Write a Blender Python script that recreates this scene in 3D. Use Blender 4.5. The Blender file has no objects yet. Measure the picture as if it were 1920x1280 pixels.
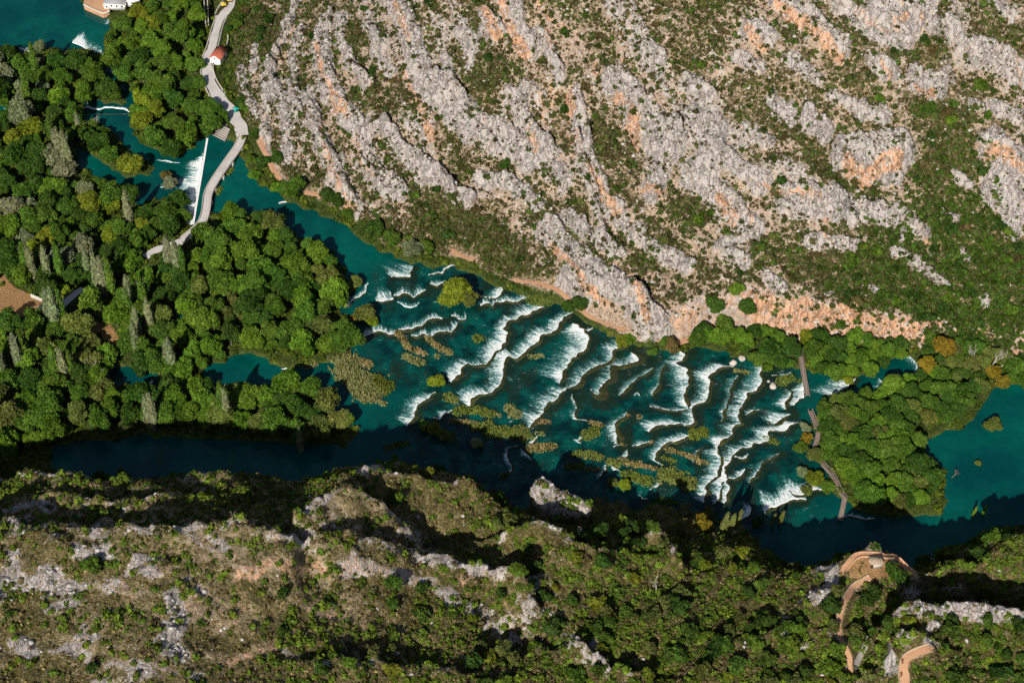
import bpy, math, random
import numpy as np

# ---------------------------------------------------------------- camera, sky, sun, exposure
scene = bpy.context.scene
COL = scene.collection
PITCH = math.radians(45.0)
DIST = 935.0
FOCAL = 70.0
CAM = np.array([0.0, -DIST * math.cos(PITCH), DIST * math.sin(PITCH)])
cam_data = bpy.data.cameras.new('camera')
cam_data.lens = FOCAL
cam_data.sensor_width = 36.0
cam_data.clip_start = 1.0
cam_data.clip_end = 12000.0
cam = bpy.data.objects.new('camera', cam_data)
cam.location = CAM
cam.rotation_euler = (math.pi / 2 - PITCH, 0, 0)
COL.objects.link(cam)
scene.camera = cam

SUN_EL = math.radians(36.0)
SUN_AZ = math.radians(196.0)          # where the light comes from, clockwise from +Y
world = bpy.data.worlds.new('World')
scene.world = world
world.use_nodes = True
wn = world.node_tree
sky = wn.nodes.new('ShaderNodeTexSky')
sky.sky_type = 'NISHITA'
sky.sun_disc = False
sky.sun_elevation = SUN_EL
sky.sun_rotation = SUN_AZ
wn.nodes['Background'].inputs['Strength'].default_value = 0.05
wn.links.new(sky.outputs[0], wn.nodes['Background'].inputs['Color'])
sun_data = bpy.data.lights.new('sun', 'SUN')
sun_data.energy = 4.6
sun_data.angle = math.radians(0.5)
sun_data.color = (1.0, 0.93, 0.82)
sun = bpy.data.objects.new('sun', sun_data)
sun.rotation_euler = (math.pi / 2 - SUN_EL, 0, math.pi - SUN_AZ)
COL.objects.link(sun)
scene.view_settings.view_transform = 'Standard'
scene.view_settings.look = 'None'
scene.view_settings.exposure = 0.34
scene.view_settings.gamma = 1.0

# ---------------------------------------------------------------- picture <-> place
KPX = 36.0 / FOCAL / 1920.0
FW = np.array([0, math.cos(PITCH), -math.sin(PITCH)])
UP = np.array([0, math.sin(PITCH), math.cos(PITCH)])


def ray(px, py):
    px = np.asarray(px, float); py = np.asarray(py, float)
    a = (px - 960) * KPX; b = (640 - py) * KPX
    return np.stack([a, FW[1] + b * UP[1], FW[2] + b * UP[2]], -1)


def on_level(px, py, z):
    d = ray(px, py)
    t = (np.asarray(z) - CAM[2]) / d[..., 2]
    return CAM + d * t[..., None]


def to_px(x, y, z):
    dy = y - CAM[1]; dz = z - CAM[2]
    dep = dy * FW[1] + dz * FW[2]
    v = dy * UP[1] + dz * UP[2]
    return 960 + x / dep / KPX, 640 - v / dep / KPX


def smooth(a, b, x):
    t = np.clip((x - a) / (b - a), 0, 1)
    return t * t * (3 - 2 * t)


_tabs = {}


def vnoise(x, y, seed=0):
    if seed not in _tabs:
        _tabs[seed] = np.random.RandomState(seed + 11).rand(256, 256).astype(np.float32)
    T = _tabs[seed]
    x = np.asarray(x, float); y = np.asarray(y, float)
    xi = np.floor(x).astype(np.int64); yi = np.floor(y).astype(np.int64)
    fx = x - xi; fy = y - yi
    fx = fx * fx * (3 - 2 * fx); fy = fy * fy * (3 - 2 * fy)
    x0 = xi & 255; x1 = (xi + 1) & 255; y0 = yi & 255; y1 = (yi + 1) & 255
    return (T[x0, y0] * (1 - fx) + T[x1, y0] * fx) * (1 - fy) + (T[x0, y1] * (1 - fx) + T[x1, y1] * fx) * fy


def fbm(x, y, seed=0, octv=4, gain=0.5):
    s = 0; a = 1; n = 0
    for i in range(octv):
        s = s + a * vnoise(x * 2 ** i + 17.3 * i, y * 2 ** i - 9.1 * i, seed + i)
        n += a; a *= gain
    return s / n


def ridged(x, y, seed=0, octv=3):
    s = 0; a = 1; n = 0
    for i in range(octv):
        s = s + a * (1 - np.abs(2 * vnoise(x * 2 ** i + 5.7 * i, y * 2 ** i + 3.1 * i, seed + i) - 1))
        n += a; a *= 0.5
    return s / n


def in_poly(px, py, poly):
    inside = np.zeros(np.shape(px), bool)
    n = len(poly)
    for i in range(n):
        x0, y0 = poly[i]; x1, y1 = poly[(i + 1) % n]
        if y0 == y1:
            continue
        c = ((y0 > py) != (y1 > py)) & (px < (x1 - x0) * (py - y0) / (y1 - y0) + x0)
        inside ^= c
    return inside


def seg_dist(x, y, pts):
    """distance to a polyline, parameter 0..1 along it"""
    best = np.full(np.shape(x), 1e9); par = np.zeros(np.shape(x)); n = len(pts) - 1
    for i in range(n):
        ax, ay = pts[i][:2]; bx, by = pts[i + 1][:2]
        dx, dy = bx - ax, by - ay
        t = np.clip(((x - ax) * dx + (y - ay) * dy) / (dx * dx + dy * dy + 1e-9), 0, 1)
        d = np.hypot(x - ax - t * dx, y - ay - t * dy)
        m = d < best
        best = np.where(m, d, best); par = np.where(m, (i + t) / n, par)
    return best, par


def local_dist(X, Y, pts, reach):
    """seg_dist evaluated only near the polyline; returns index arrays, distance and parameter"""
    P = np.asarray(pts)[:, :2]
    i0 = np.searchsorted(GX, P[:, 0].min() - reach); i1 = np.searchsorted(GX, P[:, 0].max() + reach)
    j0 = np.searchsorted(GY, P[:, 1].min() - reach); j1 = np.searchsorted(GY, P[:, 1].max() + reach)
    sl = (slice(j0, j1), slice(i0, i1))
    d, t = seg_dist(X[sl], Y[sl], P[::max(1, len(P) // 60)] if len(P) > 120 else P)
    return sl, d, t


# ---------------------------------------------------------------- water level and water outlines (valley floor)
def water_level(x, y):
    px, py = to_px(x, y, 0.0)
    z = 5.5 * np.clip((px - 740) / 800, 0, 1)
    wx = 388 - (py - 262) * 26 / 156.0                       # the weir line
    low = smooth(0, 1, np.clip((wx - px) / 5, 0, 1)) * smooth(620, 560, py)
    z = z - 3.0 * low - 2.0 * smooth(290, 250, px) * smooth(560, 640, py)
    z = z - 3.0 * smooth(208, 196, py) * smooth(300, 260, px) - 3.0 * smooth(104, 94, py) * smooth(300, 240, px)
    return z


WATER = [
    [(-500, -700), (-500, 85), (20, 88), (45, 99), (75, 92), (140, 94), (190, 104), (197, 75), (207, 50), (203, 30), (190, 27), (158, 12), (146, -5), (100, -300), (60, -700)],
    [(188, 100), (200, 110), (225, 138), (250, 180), (252, 206), (238, 200), (225, 160), (195, 118)],
    [(150, 193), (250, 197), (250, 210), (236, 235), (250, 258), (270, 275), (300, 290), (345, 290), (383, 258), (389, 262), (362, 422), (350, 420), (340, 385), (330, 365), (290, 372), (258, 384), (240, 356), (232, 337), (280, 330), (288, 310), (252, 292), (228, 275), (222, 255), (190, 232), (165, 222)],
    [(137, 272), (165, 285), (200, 310), (238, 338), (240, 352), (200, 345), (147, 318)],
    [(-100, 190), (22, 195), (20, 215), (-100, 220)],
    [(362, 422), (389, 260), (402, 249), (430, 264), (452, 300), (467, 320), (490, 345), (523, 367), (567, 393), (640, 417), (690, 460), (750, 492), (800, 500), (850, 503), (880, 515),
     (940, 540), (990, 557), (1040, 570), (1080, 590), (1110, 605), (1150, 634), (1190, 652), (1280, 656), (1320, 650), (1380, 668), (1440, 685), (1490, 690), (1530, 700), (1600, 712), (1650, 690),
     (1690, 662), (1718, 674), (1726, 694), (1700, 722), (1640, 736), (1600, 748), (1545, 760), (1520, 790), (1530, 850), (1545, 880), (1560, 920), (1600, 960), (1640, 970), (1760, 968), (2300, 940),
     (2300, 1130), (1500, 1180), (900, 1060), (600, 960), (100, 960), (100, 838), (250, 818), (640, 836), (672, 812), (650, 790), (632, 765), (600, 742), (565, 716), (520, 722), (480, 722), (440, 712),
     (400, 722), (372, 706), (395, 684), (460, 662), (540, 690), (600, 680), (628, 676), (655, 660), (668, 640), (655, 600), (640, 590), (640, 560), (672, 545), (650, 515), (620, 470), (597, 460), (545, 436), (510, 420), (470, 402), (420, 400), (395, 402)],
    [(200, 700), (215, 690), (255, 688), (288, 705), (300, 722), (215, 726)],
    [(310, 592), (340, 590), (345, 600), (318, 608)],
    [(1735, 835), (1760, 815), (1810, 800), (1830, 770), (1850, 740), (1870, 722), (2300, 716), (2300, 1000), (1772, 1000), (1772, 900), (1778, 880), (1740, 855)],
]

# ---------------------------------------------------------------- terrain grid
def axis(lo, hi, step, far):
    inner = np.arange(lo, hi, step)
    ext = []; s = step; v = 0
    while v < far:
        s *= 1.32; v += s; ext.append(v)
    ext = np.array(ext)
    return np.concatenate([lo - ext[::-1], inner, hi + ext])


STEP = 0.95
GX = axis(-322, 322, STEP, 1800)
GY = axis(-318, 318, STEP, 1800)
X, Y = np.meshgrid(GX, GY)
ZW = water_level(X, Y)
ZW = np.clip(ZW, -12, 8)
PXW, PYW = to_px(X, Y, ZW)
inner = (np.abs(X) < 420) & (Y > -340) & (Y < 420)
wmask = np.zeros(X.shape, bool)
wbx, wby = (fbm(X / 5, Y / 5, 301, 3) - .5) * 26, (fbm(X / 5, Y / 5, 305, 3) - .5) * 20
wob_k = smooth(395, 420, PXW) + smooth(330, 290, PXW)
for poly in WATER:
    wmask |= in_poly(PXW + wbx * np.clip(wob_k, 0, 1), PYW + wby * np.clip(wob_k, 0, 1), poly)
wmask &= inner | wmask
# soft shoreline
wf = wmask.astype(np.float32)
for _ in range(3):
    wf[1:-1, 1:-1] = (wf[1:-1, 1:-1] * 2 + wf[:-2, 1:-1] + wf[2:, 1:-1] + wf[1:-1, :-2] + wf[1:-1, 2:]) / 6
VALLEY = ZW + 0.9 + 1.0 * (fbm(X / 14, Y / 14, 3) - 0.4) - wf * 3.2

# far hill: foot line
FOOT = [(560, -420), (490, -120), (458, 0), (440, 60), (436, 110), (446, 190), (478, 262), (508, 318), (565, 362), (645, 398), (720, 458), (800, 476), (870, 488), (960, 530),
        (1040, 556), (1110, 600), (1180, 640), (1260, 646), (1330, 622), (1420, 626), (1500, 640), (1600, 642), (1700, 652), (1800, 668), (1920, 690), (2150, 705), (2500, 720)]
fp = np.array(FOOT, float)
f0 = on_level(fp[:, 0], fp[:, 1], 0.0)
f0 = on_level(fp[:, 0], fp[:, 1], water_level(f0[:, 0], f0[:, 1]) + 1.5)
hillpoly = [tuple(p[:2]) for p in f0] + [(4000, f0[-1, 1]), (4000, 4000), (f0[0, 0] + 150, 4000)]
hin = in_poly(X, Y, hillpoly)
acc = np.zeros(X.shape); TAU = 9.0
dmin = np.full(X.shape, 1e9)
ext = [tuple(p[:2]) for p in f0]
ext = [(ext[0][0] + 150, 4000)] + ext + [(4000, ext[-1][1])]
for i in range(len(ext) - 1):
    d, _ = seg_dist(X, Y, [ext[i], ext[i + 1]])
    dmin = np.minimum(dmin, d)
for i in range(len(ext) - 1):
    d, _ = seg_dist(X, Y, [ext[i], ext[i + 1]])
    acc += np.exp(-np.minimum((d - dmin) / TAU, 50))
D = np.where(hin, np.maximum(dmin - TAU * np.log(acc) * smooth(0, 25, dmin), 0), 0)
cliff_x = np.interp(to_px(X, Y, 4.0)[0], [1000, 1060, 1250, 1300, 1400, 1500, 1700, 1760], [0, 5, 6, 11, 15, 15, 9, 0])
HILL = 0.70 * D + 0.06 * D * smooth(30, 120, D) + cliff_x * smooth(1.0, 6.0, D)
HILL = np.where(D > 230, 230 * 0.76 + (D - 230) * 0.15, HILL)

# near hill: rim line (px, py, height, steepness beyond the rim)
RIM = np.array([(-400, 910, 62, 1.5), (0, 902, 62, 1.5), (150, 897, 60, 1.5), (400, 892, 60, 1.5), (560, 905, 60, 1.5), (690, 870, 58, 1.6), (800, 888, 52, 1.5), (880, 903, 48, 1.35),
                (960, 968, 45, 1.15), (1100, 1015, 46, 0.82), (1250, 1050, 54, 0.71), (1440, 1080, 56, 0.71), (1530, 1065, 57, 1.2), (1640, 1027, 58, 1.6), (1720, 1078, 56, 1.5),
                (1790, 1062, 48, 1.15), (1920, 1015, 46, 1.0), (2400, 1000, 46, 1.0)], float)
rimw = on_level(RIM[:, 0], RIM[:, 1], RIM[:, 2])
o = np.argsort(rimw[:, 0])
ry = np.interp(GX, rimw[o, 0], rimw[o, 1]); rz = np.interp(GX, rimw[o, 0], RIM[o, 2]); rs = np.interp(GX, rimw[o, 0], RIM[o, 3])
ker = np.ones(9) / 9
ry[20:-20] = np.convolve(ry, ker, 'same')[20:-20]
wob = (fbm(X / 22, Y / 40, 21) - 0.5) * 14
dn = ry[None, :] + wob - Y
ramp_w = np.interp(GX, rimw[o, 0], np.interp(RIM[o, 0], [-400, 430, 600, 720, 800, 1010, 2400], [72, 72, 42, 8, 0, 0, 0]))[None, :]
near = np.where(dn > 0, rz[None, :] + 0.16 * dn + 0.04 * np.minimum(dn, 60) + 0.43 * np.minimum(dn, ramp_w), rz[None, :] + rs[None, :] * dn * (1.0 + 0.25 * (fbm(X / 9, Y / 9, 33) - .5)))
near = np.where(dn > 250, rz[None, :] + 50 + 0.05 * (dn - 250), near)
BASE = np.maximum(VALLEY + np.where(hin, HILL, 0), near)
is_near = near > VALLEY + 0.2
is_hill = hin & (D > 0.6)


def facet(u, v, seed, n_amp=1.0):
    """blocks with flat tilted tops: nearest jittered cell gives offset and tilt"""
    r = np.random.RandomState(seed)
    J = r.rand(64, 64, 2); O = r.rand(64, 64); Tt = r.rand(64, 64, 2) - .5
    ui = np.floor(u).astype(np.int64); vi = np.floor(v).astype(np.int64)
    best = np.full(u.shape, 9e9); out = np.zeros(u.shape)
    for a in (-1, 0, 1):
        for b in (-1, 0, 1):
            ca, cb = (ui + a) & 63, (vi + b) & 63
            du = u - (ui + a + J[ca, cb, 0]); dv = v - (vi + b + J[ca, cb, 1])
            d = du * du + dv * dv
            m = d < best
            best = np.where(m, d, best)
            out = np.where(m, O[ca, cb] - .5 + 1.1 * (Tt[ca, cb, 0] * du + Tt[ca, cb, 1] * dv), out)
    return out


class Field:
    def __init__(self, Z): self.Z = Z

    def __call__(self, x, y):
        x = np.asarray(x, float); y = np.asarray(y, float)
        i = np.clip(np.searchsorted(GX, x) - 1, 0, len(GX) - 2); j = np.clip(np.searchsorted(GY, y) - 1, 0, len(GY) - 2)
        fx = np.clip((x - GX[i]) / (GX[i + 1] - GX[i]), 0, 1); fy = np.clip((y - GY[j]) / (GY[j + 1] - GY[j]), 0, 1)
        Z = self.Z
        return (Z[j, i] * (1 - fx) + Z[j, i + 1] * fx) * (1 - fy) + (Z[j + 1, i] * (1 - fx) + Z[j + 1, i + 1] * fx) * fy


def cast(px, py, field, lift=0.0):
    """where the ray through a picture point meets the land (raised by lift)"""
    px = np.atleast_1d(np.asarray(px, float)); py = np.atleast_1d(np.asarray(py, float))
    d = ray(px, py)
    t = np.full(len(px), 560.0); done = np.zeros(len(px), bool)
    for _ in range(330):
        p = CAM + d * t[:, None]
        below = p[:, 2] < field(p[:, 0], p[:, 1]) + lift
        done |= below
        t = np.where(done, t, t + 2.2)
        if done.all():
            break
    lo = t - 2.2; hi = t
    for _ in range(12):
        m = (lo + hi) / 2
        p = CAM + d * m[:, None]
        b = p[:, 2] < field(p[:, 0], p[:, 1]) + lift
        hi = np.where(b, m, hi); lo = np.where(b, lo, m)
    return CAM + d * hi[:, None]


def cast_list(pts, field, lift=0.0):
    a = np.array(pts, float)
    return cast(a[:, 0], a[:, 1], field, lift)


FB = Field(BASE)
ROCK = np.zeros(X.shape, np.float32); ORANGE = np.zeros(X.shape, np.float32); VEG = np.zeros(X.shape, np.float32)
Z = BASE.copy()

# strata of the far slope: bands that run down to the right and bend
n_w1 = fbm(X / 60, Y / 60, 41) * 40; n_w2 = fbm(X / 50, Y / 50, 45) * 40
ang = np.radians(np.interp(X, [-140, 60, 260], [-68, -52, -38]))
U = (X + n_w1) * np.sin(-ang) * 1.0 + (Y + n_w2) * np.cos(ang)     # across the bands
V = (X + n_w1) * np.cos(ang) + (Y + n_w2) * np.sin(ang)           # along the bands
st = fbm(U / 11.0, V / 60.0, 51, 3)
st2 = fbm(U / 4.0, V / 24.0, 55, 3)
rid = ridged(U / 26.0, V / 80.0, 61, 2)
hillw = np.where(is_hill, smooth(2, 16, D), 0)
slab = smooth(0.48, 0.56, st) + 0.45 * smooth(0.47, 0.55, st2)
Z += hillw * (2.2 * slab + 2.4 * (rid - 0.5) + 2.0 * (fbm(X / 7, Y / 7, 71, 3) - 0.5))
lowst = fbm(U / 15.0 + 3.3, V / 95.0, 58, 3)
VEG = np.maximum(VEG, hillw * .62 * smooth(.47, .38, lowst) * smooth(.40, .58, fbm(X / 15, Y / 15, 62, 3)))
ORANGE = np.maximum(ORANGE, hillw * .8 * np.exp(-((lowst - .50) / .022) ** 2) * smooth(.42, .62, fbm(X / 18 + 9, Y / 18, 64, 3)))
Z += hillw * 2.4 * (smooth(.44, .54, lowst) - .5)
ROCK += hillw * .34 * smooth(.51, .58, lowst) * (.4 + .9 * fbm(X / 9, Y / 9, 66, 3))
ROCK += hillw * (0.20 * smooth(0.50, 0.64, st) + 0.18 * smooth(0.50, 0.62, st2)) * (0.5 + .75 * fbm(X / 12, Y / 12, 181, 3))

# outcrops of the far slope: (picture line, half width px, height m)
OUT = [
    ([(612, 35), (600, 90), (612, 160), (640, 205), (690, 250)], 19, 3.5), ([(680, 268), (684, 300), (700, 335), (750, 368)], 17, 4.5),
    ([(720, 245), (755, 290), (800, 335), (850, 352)], 13, 3.0), ([(820, 172), (860, 215), (905, 250), (960, 275), (1010, 300)], 26, 4.0),
    ([(1078, 178), (1080, 225), (1095, 270)], 15, 4.0), ([(1148, 150), (1180, 185), (1186, 215)], 22, 3.0),
    ([(1192, 215), (1225, 250), (1258, 290)], 24, 5.5), ([(1255, 270), (1240, 320), (1225, 355)], 20, 5.0), ([(1090, 270), (1112, 320), (1130, 370), (1165, 415)], 14, 3.5),
    ([(1455, -10), (1500, 22), (1535, 55), (1575, 95)], 15, 5.5), ([(1650, 25), (1690, 45), (1735, 40)], 28, 5.5), ([(1610, 40), (1640, 65), (1700, 75)], 14, 3.5),
    ([(1520, 222), (1545, 250)], 18, 4.5), ([(1590, 295), (1640, 290), (1685, 285)], 30, 7.5), ([(1625, 335), (1680, 335)], 12, 4.0), ([(1620, 205), (1655, 220)], 14, 3.0),
    ([(1825, 110), (1865, 130), (1905, 148)], 20, 4.5), ([(1850, 280), (1890, 305), (1925, 330)], 22, 6.0), ([(1860, 350), (1885, 375), (1905, 400)], 24, 3.5),
    ([(1480, 378), (1540, 385), (1610, 395)], 24, 3.5), ([(1640, 398), (1690, 415), (1715, 435)], 15, 3.0), ([(1720, 150), (1755, 165)], 20, 4.0), ([(1635, 120), (1670, 145)], 14, 3.0),
    ([(1520, 458), (1570, 462), (1605, 466)], 11, 3.0), ([(1675, 480), (1725, 505)], 10, 2.5), ([(1735, 515), (1765, 540)], 8, 2.5), ([(1690, 455), (1740, 448)], 7, 2.2), ([(1790, 330), (1815, 345)], 8, 2.2), ([(1770, 400), (1790, 412)], 7, 2.0), ([(1440, 520), (1470, 540)], 10, 2.2), ([(1630, 545), (1650, 550)], 6, 2.0), ([(1840, 560), (1855, 575)], 6, 2.0), ([(1560, 410), (1600, 425)], 9, 2.2), ([(1800, 475), (1815, 490)], 6, 2.0), ([(1480, 120), (1540, 150)], 10, 2.2), ([(1590, 20), (1560, 5)], 10, 2.2), ([(1860, 20), (1900, 40)], 10, 2.0), ([(1300, 330), (1350, 380), (1410, 430)], 22, 2.5),
    ([(1020, 430), (1070, 480), (1130, 530), (1200, 560)], 20, 3.5), ([(1180, 560), (1210, 590), (1235, 620)], 22, 5.0), ([(1060, 520), (1110, 545)], 18, 2.5),
    ([(720, -10), (745, 15), (765, 40)], 18, 3.0), ([(955, -10), (975, 50), (1005, 105)], 12, 3.0), ([(905, 30), (930, 70)], 14, 2.5), ([(760, 60), (770, 130), (810, 190)], 12, 2.0),
    ([(640, 300), (620, 340), (660, 370)], 12, 3.0), ([(1300, 230), (1340, 260), (1330, 310)], 24, 2.5), ([(500, 130), (530, 200), (540, 300)], 12, 2.2), ([(560, 60), (545, 140), (560, 220)], 10, 2.0),
    ([(556, -10), (540, 45), (524, 90), (502, 145), (494, 235), (502, 305)], 11, 2.6), ([(578, 178), (592, 235), (610, 290), (638, 356), (668, 394)], 14, 3.2), ([(714, 243), (750, 280), (785, 307), (843, 357)], 12, 3.0), ([(752, 40), (779, 93), (800, 140), (822, 172)], 15, 3.2),
    ([(836, 114), (846, 160), (870, 200)], 9, 2.4), ([(640, 30), (636, 80), (660, 130), (690, 170)], 10, 2.4), ([(690, 40), (705, 90), (735, 150)], 10, 2.4), ([(450, 130), (462, 175), (486, 225)], 9, 2.0), ([(480, 90), (476, 140)], 8, 2.0), ([(900, 330), (960, 350), (1010, 385)], 12, 2.4), ([(1005, 60), (1035, 110), (1050, 150)], 10, 2.4), ([(960, 180), (985, 230), (1030, 300), (1060, 350)], 12, 2.6), ([(860, 60), (880, 100)], 12, 2.2),
    ([(1060, 400), (1110, 450), (1160, 480)], 12, 2.6), ([(1190, 430), (1230, 470), (1290, 500)], 12, 2.4), ([(1320, 290), (1380, 320), (1430, 350)], 14, 2.6), ([(1400, 240), (1440, 270)], 12, 2.2), ([(1290, 150), (1330, 185)], 12, 2.2), ([(1380, 110), (1420, 130)], 10, 2.0), ([(1560, 180), (1600, 195)], 9, 2.2), ([(1820, 200), (1860, 215), (1905, 225)], 10, 2.2), ([(1350, 470), (1400, 500)], 10, 2.2), ([(840, 370), (880, 380)], 12, 3.0), ([(980, 170), (1010, 190)], 12, 2.0), ([(1215, 100), (1235, 130)], 12, 3.0), ([(1400, 60), (1440, 80)], 14, 2.2), ([(1890, 430), (1900, 440)], 12, 3),
    ([(1780, 60), (1800, 90)], 12, 3.0), ([(1450, 190), (1480, 215)], 16, 2.0), ([(1550, 555), (1560, 556)], 6, 2.0), ([(1500, 0), (1600, -15)], 12, 2.5), ([(880, 130), (900, 60)], 8, 2.0),
]
OUTR = np.zeros(X.shape)
wx_, wy_ = (fbm(X / 6, Y / 6, 81, 3) - .5) * 9, (fbm(X / 6, Y / 6, 85, 3) - .5) * 9
for line, hw, h in OUT:
    w = cast_list(line, FB)
    rad = hw * 0.25
    sl, d, t = local_dist(X, Y, w, rad * 2.2)
    d2, t2 = seg_dist(X[sl] + wx_[sl] * 0.55, Y[sl] + wy_[sl] * 0.55, w[:, :2])
    k = smooth(1.12, 0.72, d2 / rad)
    Z[sl] += h * k * (0.85 + 0.3 * fbm(U[sl] / 3, V[sl] / 9, 91, 2)) * np.where(is_hill[sl], 1, 0)
    OUTR[sl] = np.maximum(OUTR[sl], smooth(1.3, 0.85, d2 / rad) * np.where(is_hill[sl], 1, 0))
    ROCK[sl] = np.maximum(ROCK[sl], 1.2 * smooth(1.3, 0.85, d2 / rad) * (.72 + .5 * fbm(X[sl] / 5, Y[sl] / 5, 93, 2)))

# warm-coloured rock faces and earth: (picture line, half width px, strength)
WARM = [
    ([(592, 95), (604, 150), (640, 205), (655, 225)], 5, 1), ([(757, 143), (775, 180), (793, 214), (821, 286)], 6, .8), ([(600, 240), (612, 300), (640, 365)], 4, .8), ([(668, 270), (676, 315), (700, 350)], 4, .7), ([(742, 20), (765, 95)], 5, .8), ([(540, 60), (510, 140)], 4, .5), ([(890, 360), (950, 375)], 4, .6), ([(935, -10), (945, 40), (965, 75), (985, 110)], 9, 1), ([(905, 20), (925, 70), (940, 90)], 9, .9), ([(1000, 0), (1040, 40), (1065, 52)], 6, .9),
    ([(1066, 175), (1070, 215)], 9, 1), ([(1180, 235), (1195, 265), (1195, 285)], 9, 1), ([(1150, 190), (1175, 205)], 6, .8), ([(1105, 320), (1130, 365), (1160, 410)], 6, .9), ([(775, 195), (795, 240), (810, 275)], 7, .8),
    ([(1200, 365), (1240, 370)], 6, .8), ([(1115, 120), (1120, 140)], 8, .8), ([(1455, 10), (1500, 50), (1545, 90), (1575, 115)], 7, 1), ([(1590, 320), (1620, 345), (1650, 325), (1680, 315)], 11, .95), ([(1715, 165), (1750, 182)], 4, 1), ([(1650, 125), (1665, 155)], 4, .9), ([(1850, 305), (1890, 325), (1920, 345)], 7, .9),
    ([(1290, 575), (1340, 562), (1400, 552), (1455, 570), (1490, 605)], 13, .55), ([(1400, 560), (1440, 570), (1480, 600)], 12, 1), ([(1480, 585), (1540, 600), (1600, 598)], 15, 1), ([(1590, 605), (1650, 620), (1720, 625), (1760, 605)], 12, 1),
    ([(1850, 620), (1890, 610)], 8, .8), ([(1900, 670), (1935, 675)], 12, 1), ([(1350, 380), (1370, 420)], 10, .9), ([(1400, 370), (1410, 430)], 6, .7), ([(1030, 470), (1080, 510), (1100, 545), (1140, 570)], 6, .9), ([(1110, 470), (1150, 500)], 6, .7), ([(1180, 540), (1200, 580), (1215, 610)], 7, .9),
    ([(1240, 590), (1270, 600), (1300, 590)], 9, .7), ([(640, 380), (665, 400)], 7, .9), ([(485, 262), (500, 290), (525, 335)], 8, .7), ([(990, 250), (1005, 300)], 6, .6), ([(1090, 100), (1080, 60)], 8, .5), ([(1180, 40), (1160, 120)], 14, .45), ([(1290, 50), (1350, 140)], 16, .4), ([(1000, 190), (1030, 260)], 10, .5),
    ([(1870, 640), (1830, 615)], 8, .7), ([(650, 385), (620, 350), (610, 300)], 6, .5), ([(690, 120), (700, 180)], 8, .5), ([(560, 280), (580, 320)], 6, .5), ([(470, 150), (490, 210), (500, 250)], 10, .4),
]
for line, hw, s in WARM:
    w = cast_list(line, FB)
    rad = hw * 0.25
    sl, d, t = local_dist(X, Y, w, rad * 2.6)
    d2, _ = seg_dist(X[sl] + wx_[sl] * 0.35, Y[sl] + wy_[sl] * 0.35, w[:, :2])
    ORANGE[sl] = np.maximum(ORANGE[sl], s * smooth(1.7, 0.5, d2 / rad))
    ROCK[sl] = np.maximum(ROCK[sl], 0.75 * s * smooth(1.6, 0.6, d2 / rad))

# open joints in the slabs
CRACKS = [[(1440, -8), (1500, 25), (1525, 60)], [(1175, 210), (1178, 245), (1190, 270)], [(1222, 275), (1198, 310), (1195, 345)], [(1062, 235), (1090, 265), (1105, 310), (1125, 350), (1128, 390)], [(1460, 563), (1478, 578), (1494, 596)], [(1063, 170), (1061, 200), (1080, 255)], [(1845, 270), (1850, 240)], [(1128, 365), (1150, 410)], [(1700, 150), (1740, 172)], [(1700, 120), (1718, 148)]]
for line in CRACKS:
    w = cast_list(line, FB)
    sl, d, t = local_dist(X, Y, w, 6)
    Z[sl] -= 3.6 * smooth(1.5, 0.3, d)

# bushy and grassy ground: (picture line, half width px, strength)
GREEN = [
    ([(880, 90), (910, 150), (900, 210)], 45, .8), ([(820, 400), (900, 430), (960, 500)], 40, 1), ([(790, 410), (860, 470)], 25, 1), ([(440, 20), (480, 60), (500, 100)], 40, .9), ([(460, 120), (520, 60), (540, 10)], 22, .7),
    ([(1760, 40), (1740, 120), (1730, 220)], 24, .9), ([(1770, 210), (1790, 290), (1740, 330)], 38, 1), ([(1850, 60), (1900, 90)], 40, .8), ([(1500, 230), (1530, 290), (1560, 330)], 25, .9), ([(1690, 60), (1670, 100)], 14, 1),
    ([(1600, 520), (1750, 540), (1900, 560)], 60, 1), ([(1780, 420), (1860, 480), (1900, 540)], 55, 1), ([(1500, 500), (1640, 500), (1700, 440)], 36, .9), ([(1390, 500), (1440, 480)], 26, .8), ([(1280, 390), (1310, 400)], 28, .9), ([(1120, 230), (1150, 290)], 26, .8), ([(690, 190), (760, 210)], 26, .7),
    ([(740, 300), (760, 330)], 20, .6), ([(560, 130), (570, 220)], 20, .8), ([(650, 60), (700, 80)], 26, .8), ([(840, 250), (870, 330)], 26, .6), ([(1290, 60), (1310, 30)], 34, .7), ([(1380, 200), (1440, 160)], 40, .45), ([(660, 230), (640, 260)], 20, .5), ([(1180, 310), (1170, 340)], 22, .8), ([(1630, 350), (1600, 400)], 16, .8),
    ([(580, 380), (640, 380), (700, 440)], 12, .8), ([(1560, 110), (1600, 150), (1640, 190)], 24, .7), ([(1700, 200), (1620, 260)], 18, .6), ([(1640, 430), (1560, 440)], 18, .7), ([(1250, 480), (1330, 520)], 24, .5), ([(960, 510), (1000, 530)], 20, .9), ([(1820, 180), (1870, 230)], 30, .6),
]
for line, hw, s in GREEN:
    w = cast_list(line, FB)
    rad = hw * 0.25
    sl, d, t = local_dist(X, Y, w, rad * 2.2)
    d2, _ = seg_dist(X[sl] + wx_[sl], Y[sl] + wy_[sl], w[:, :2])
    k = s * smooth(1.4, 0.5, d2 / rad)
    VEG[sl] = np.maximum(VEG[sl], k * (1 - .85 * OUTR[sl]))
    ROCK[sl] *= (1 - 0.75 * k * (1 - OUTR[sl]))
VEG = np.maximum(VEG, hillw * 0.6 * smooth(0.52, 0.72, fbm(X / 26, Y / 26, 101, 4)) * (1 - np.clip(ROCK, 0, 1)))
VEG = np.maximum(VEG, np.where(hin & (D < 10), smooth(10, 3, D) * 0.8 * (cliff_x < 4), 0))
VEG = np.where(is_hill | is_near, VEG, 0.0)

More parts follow.
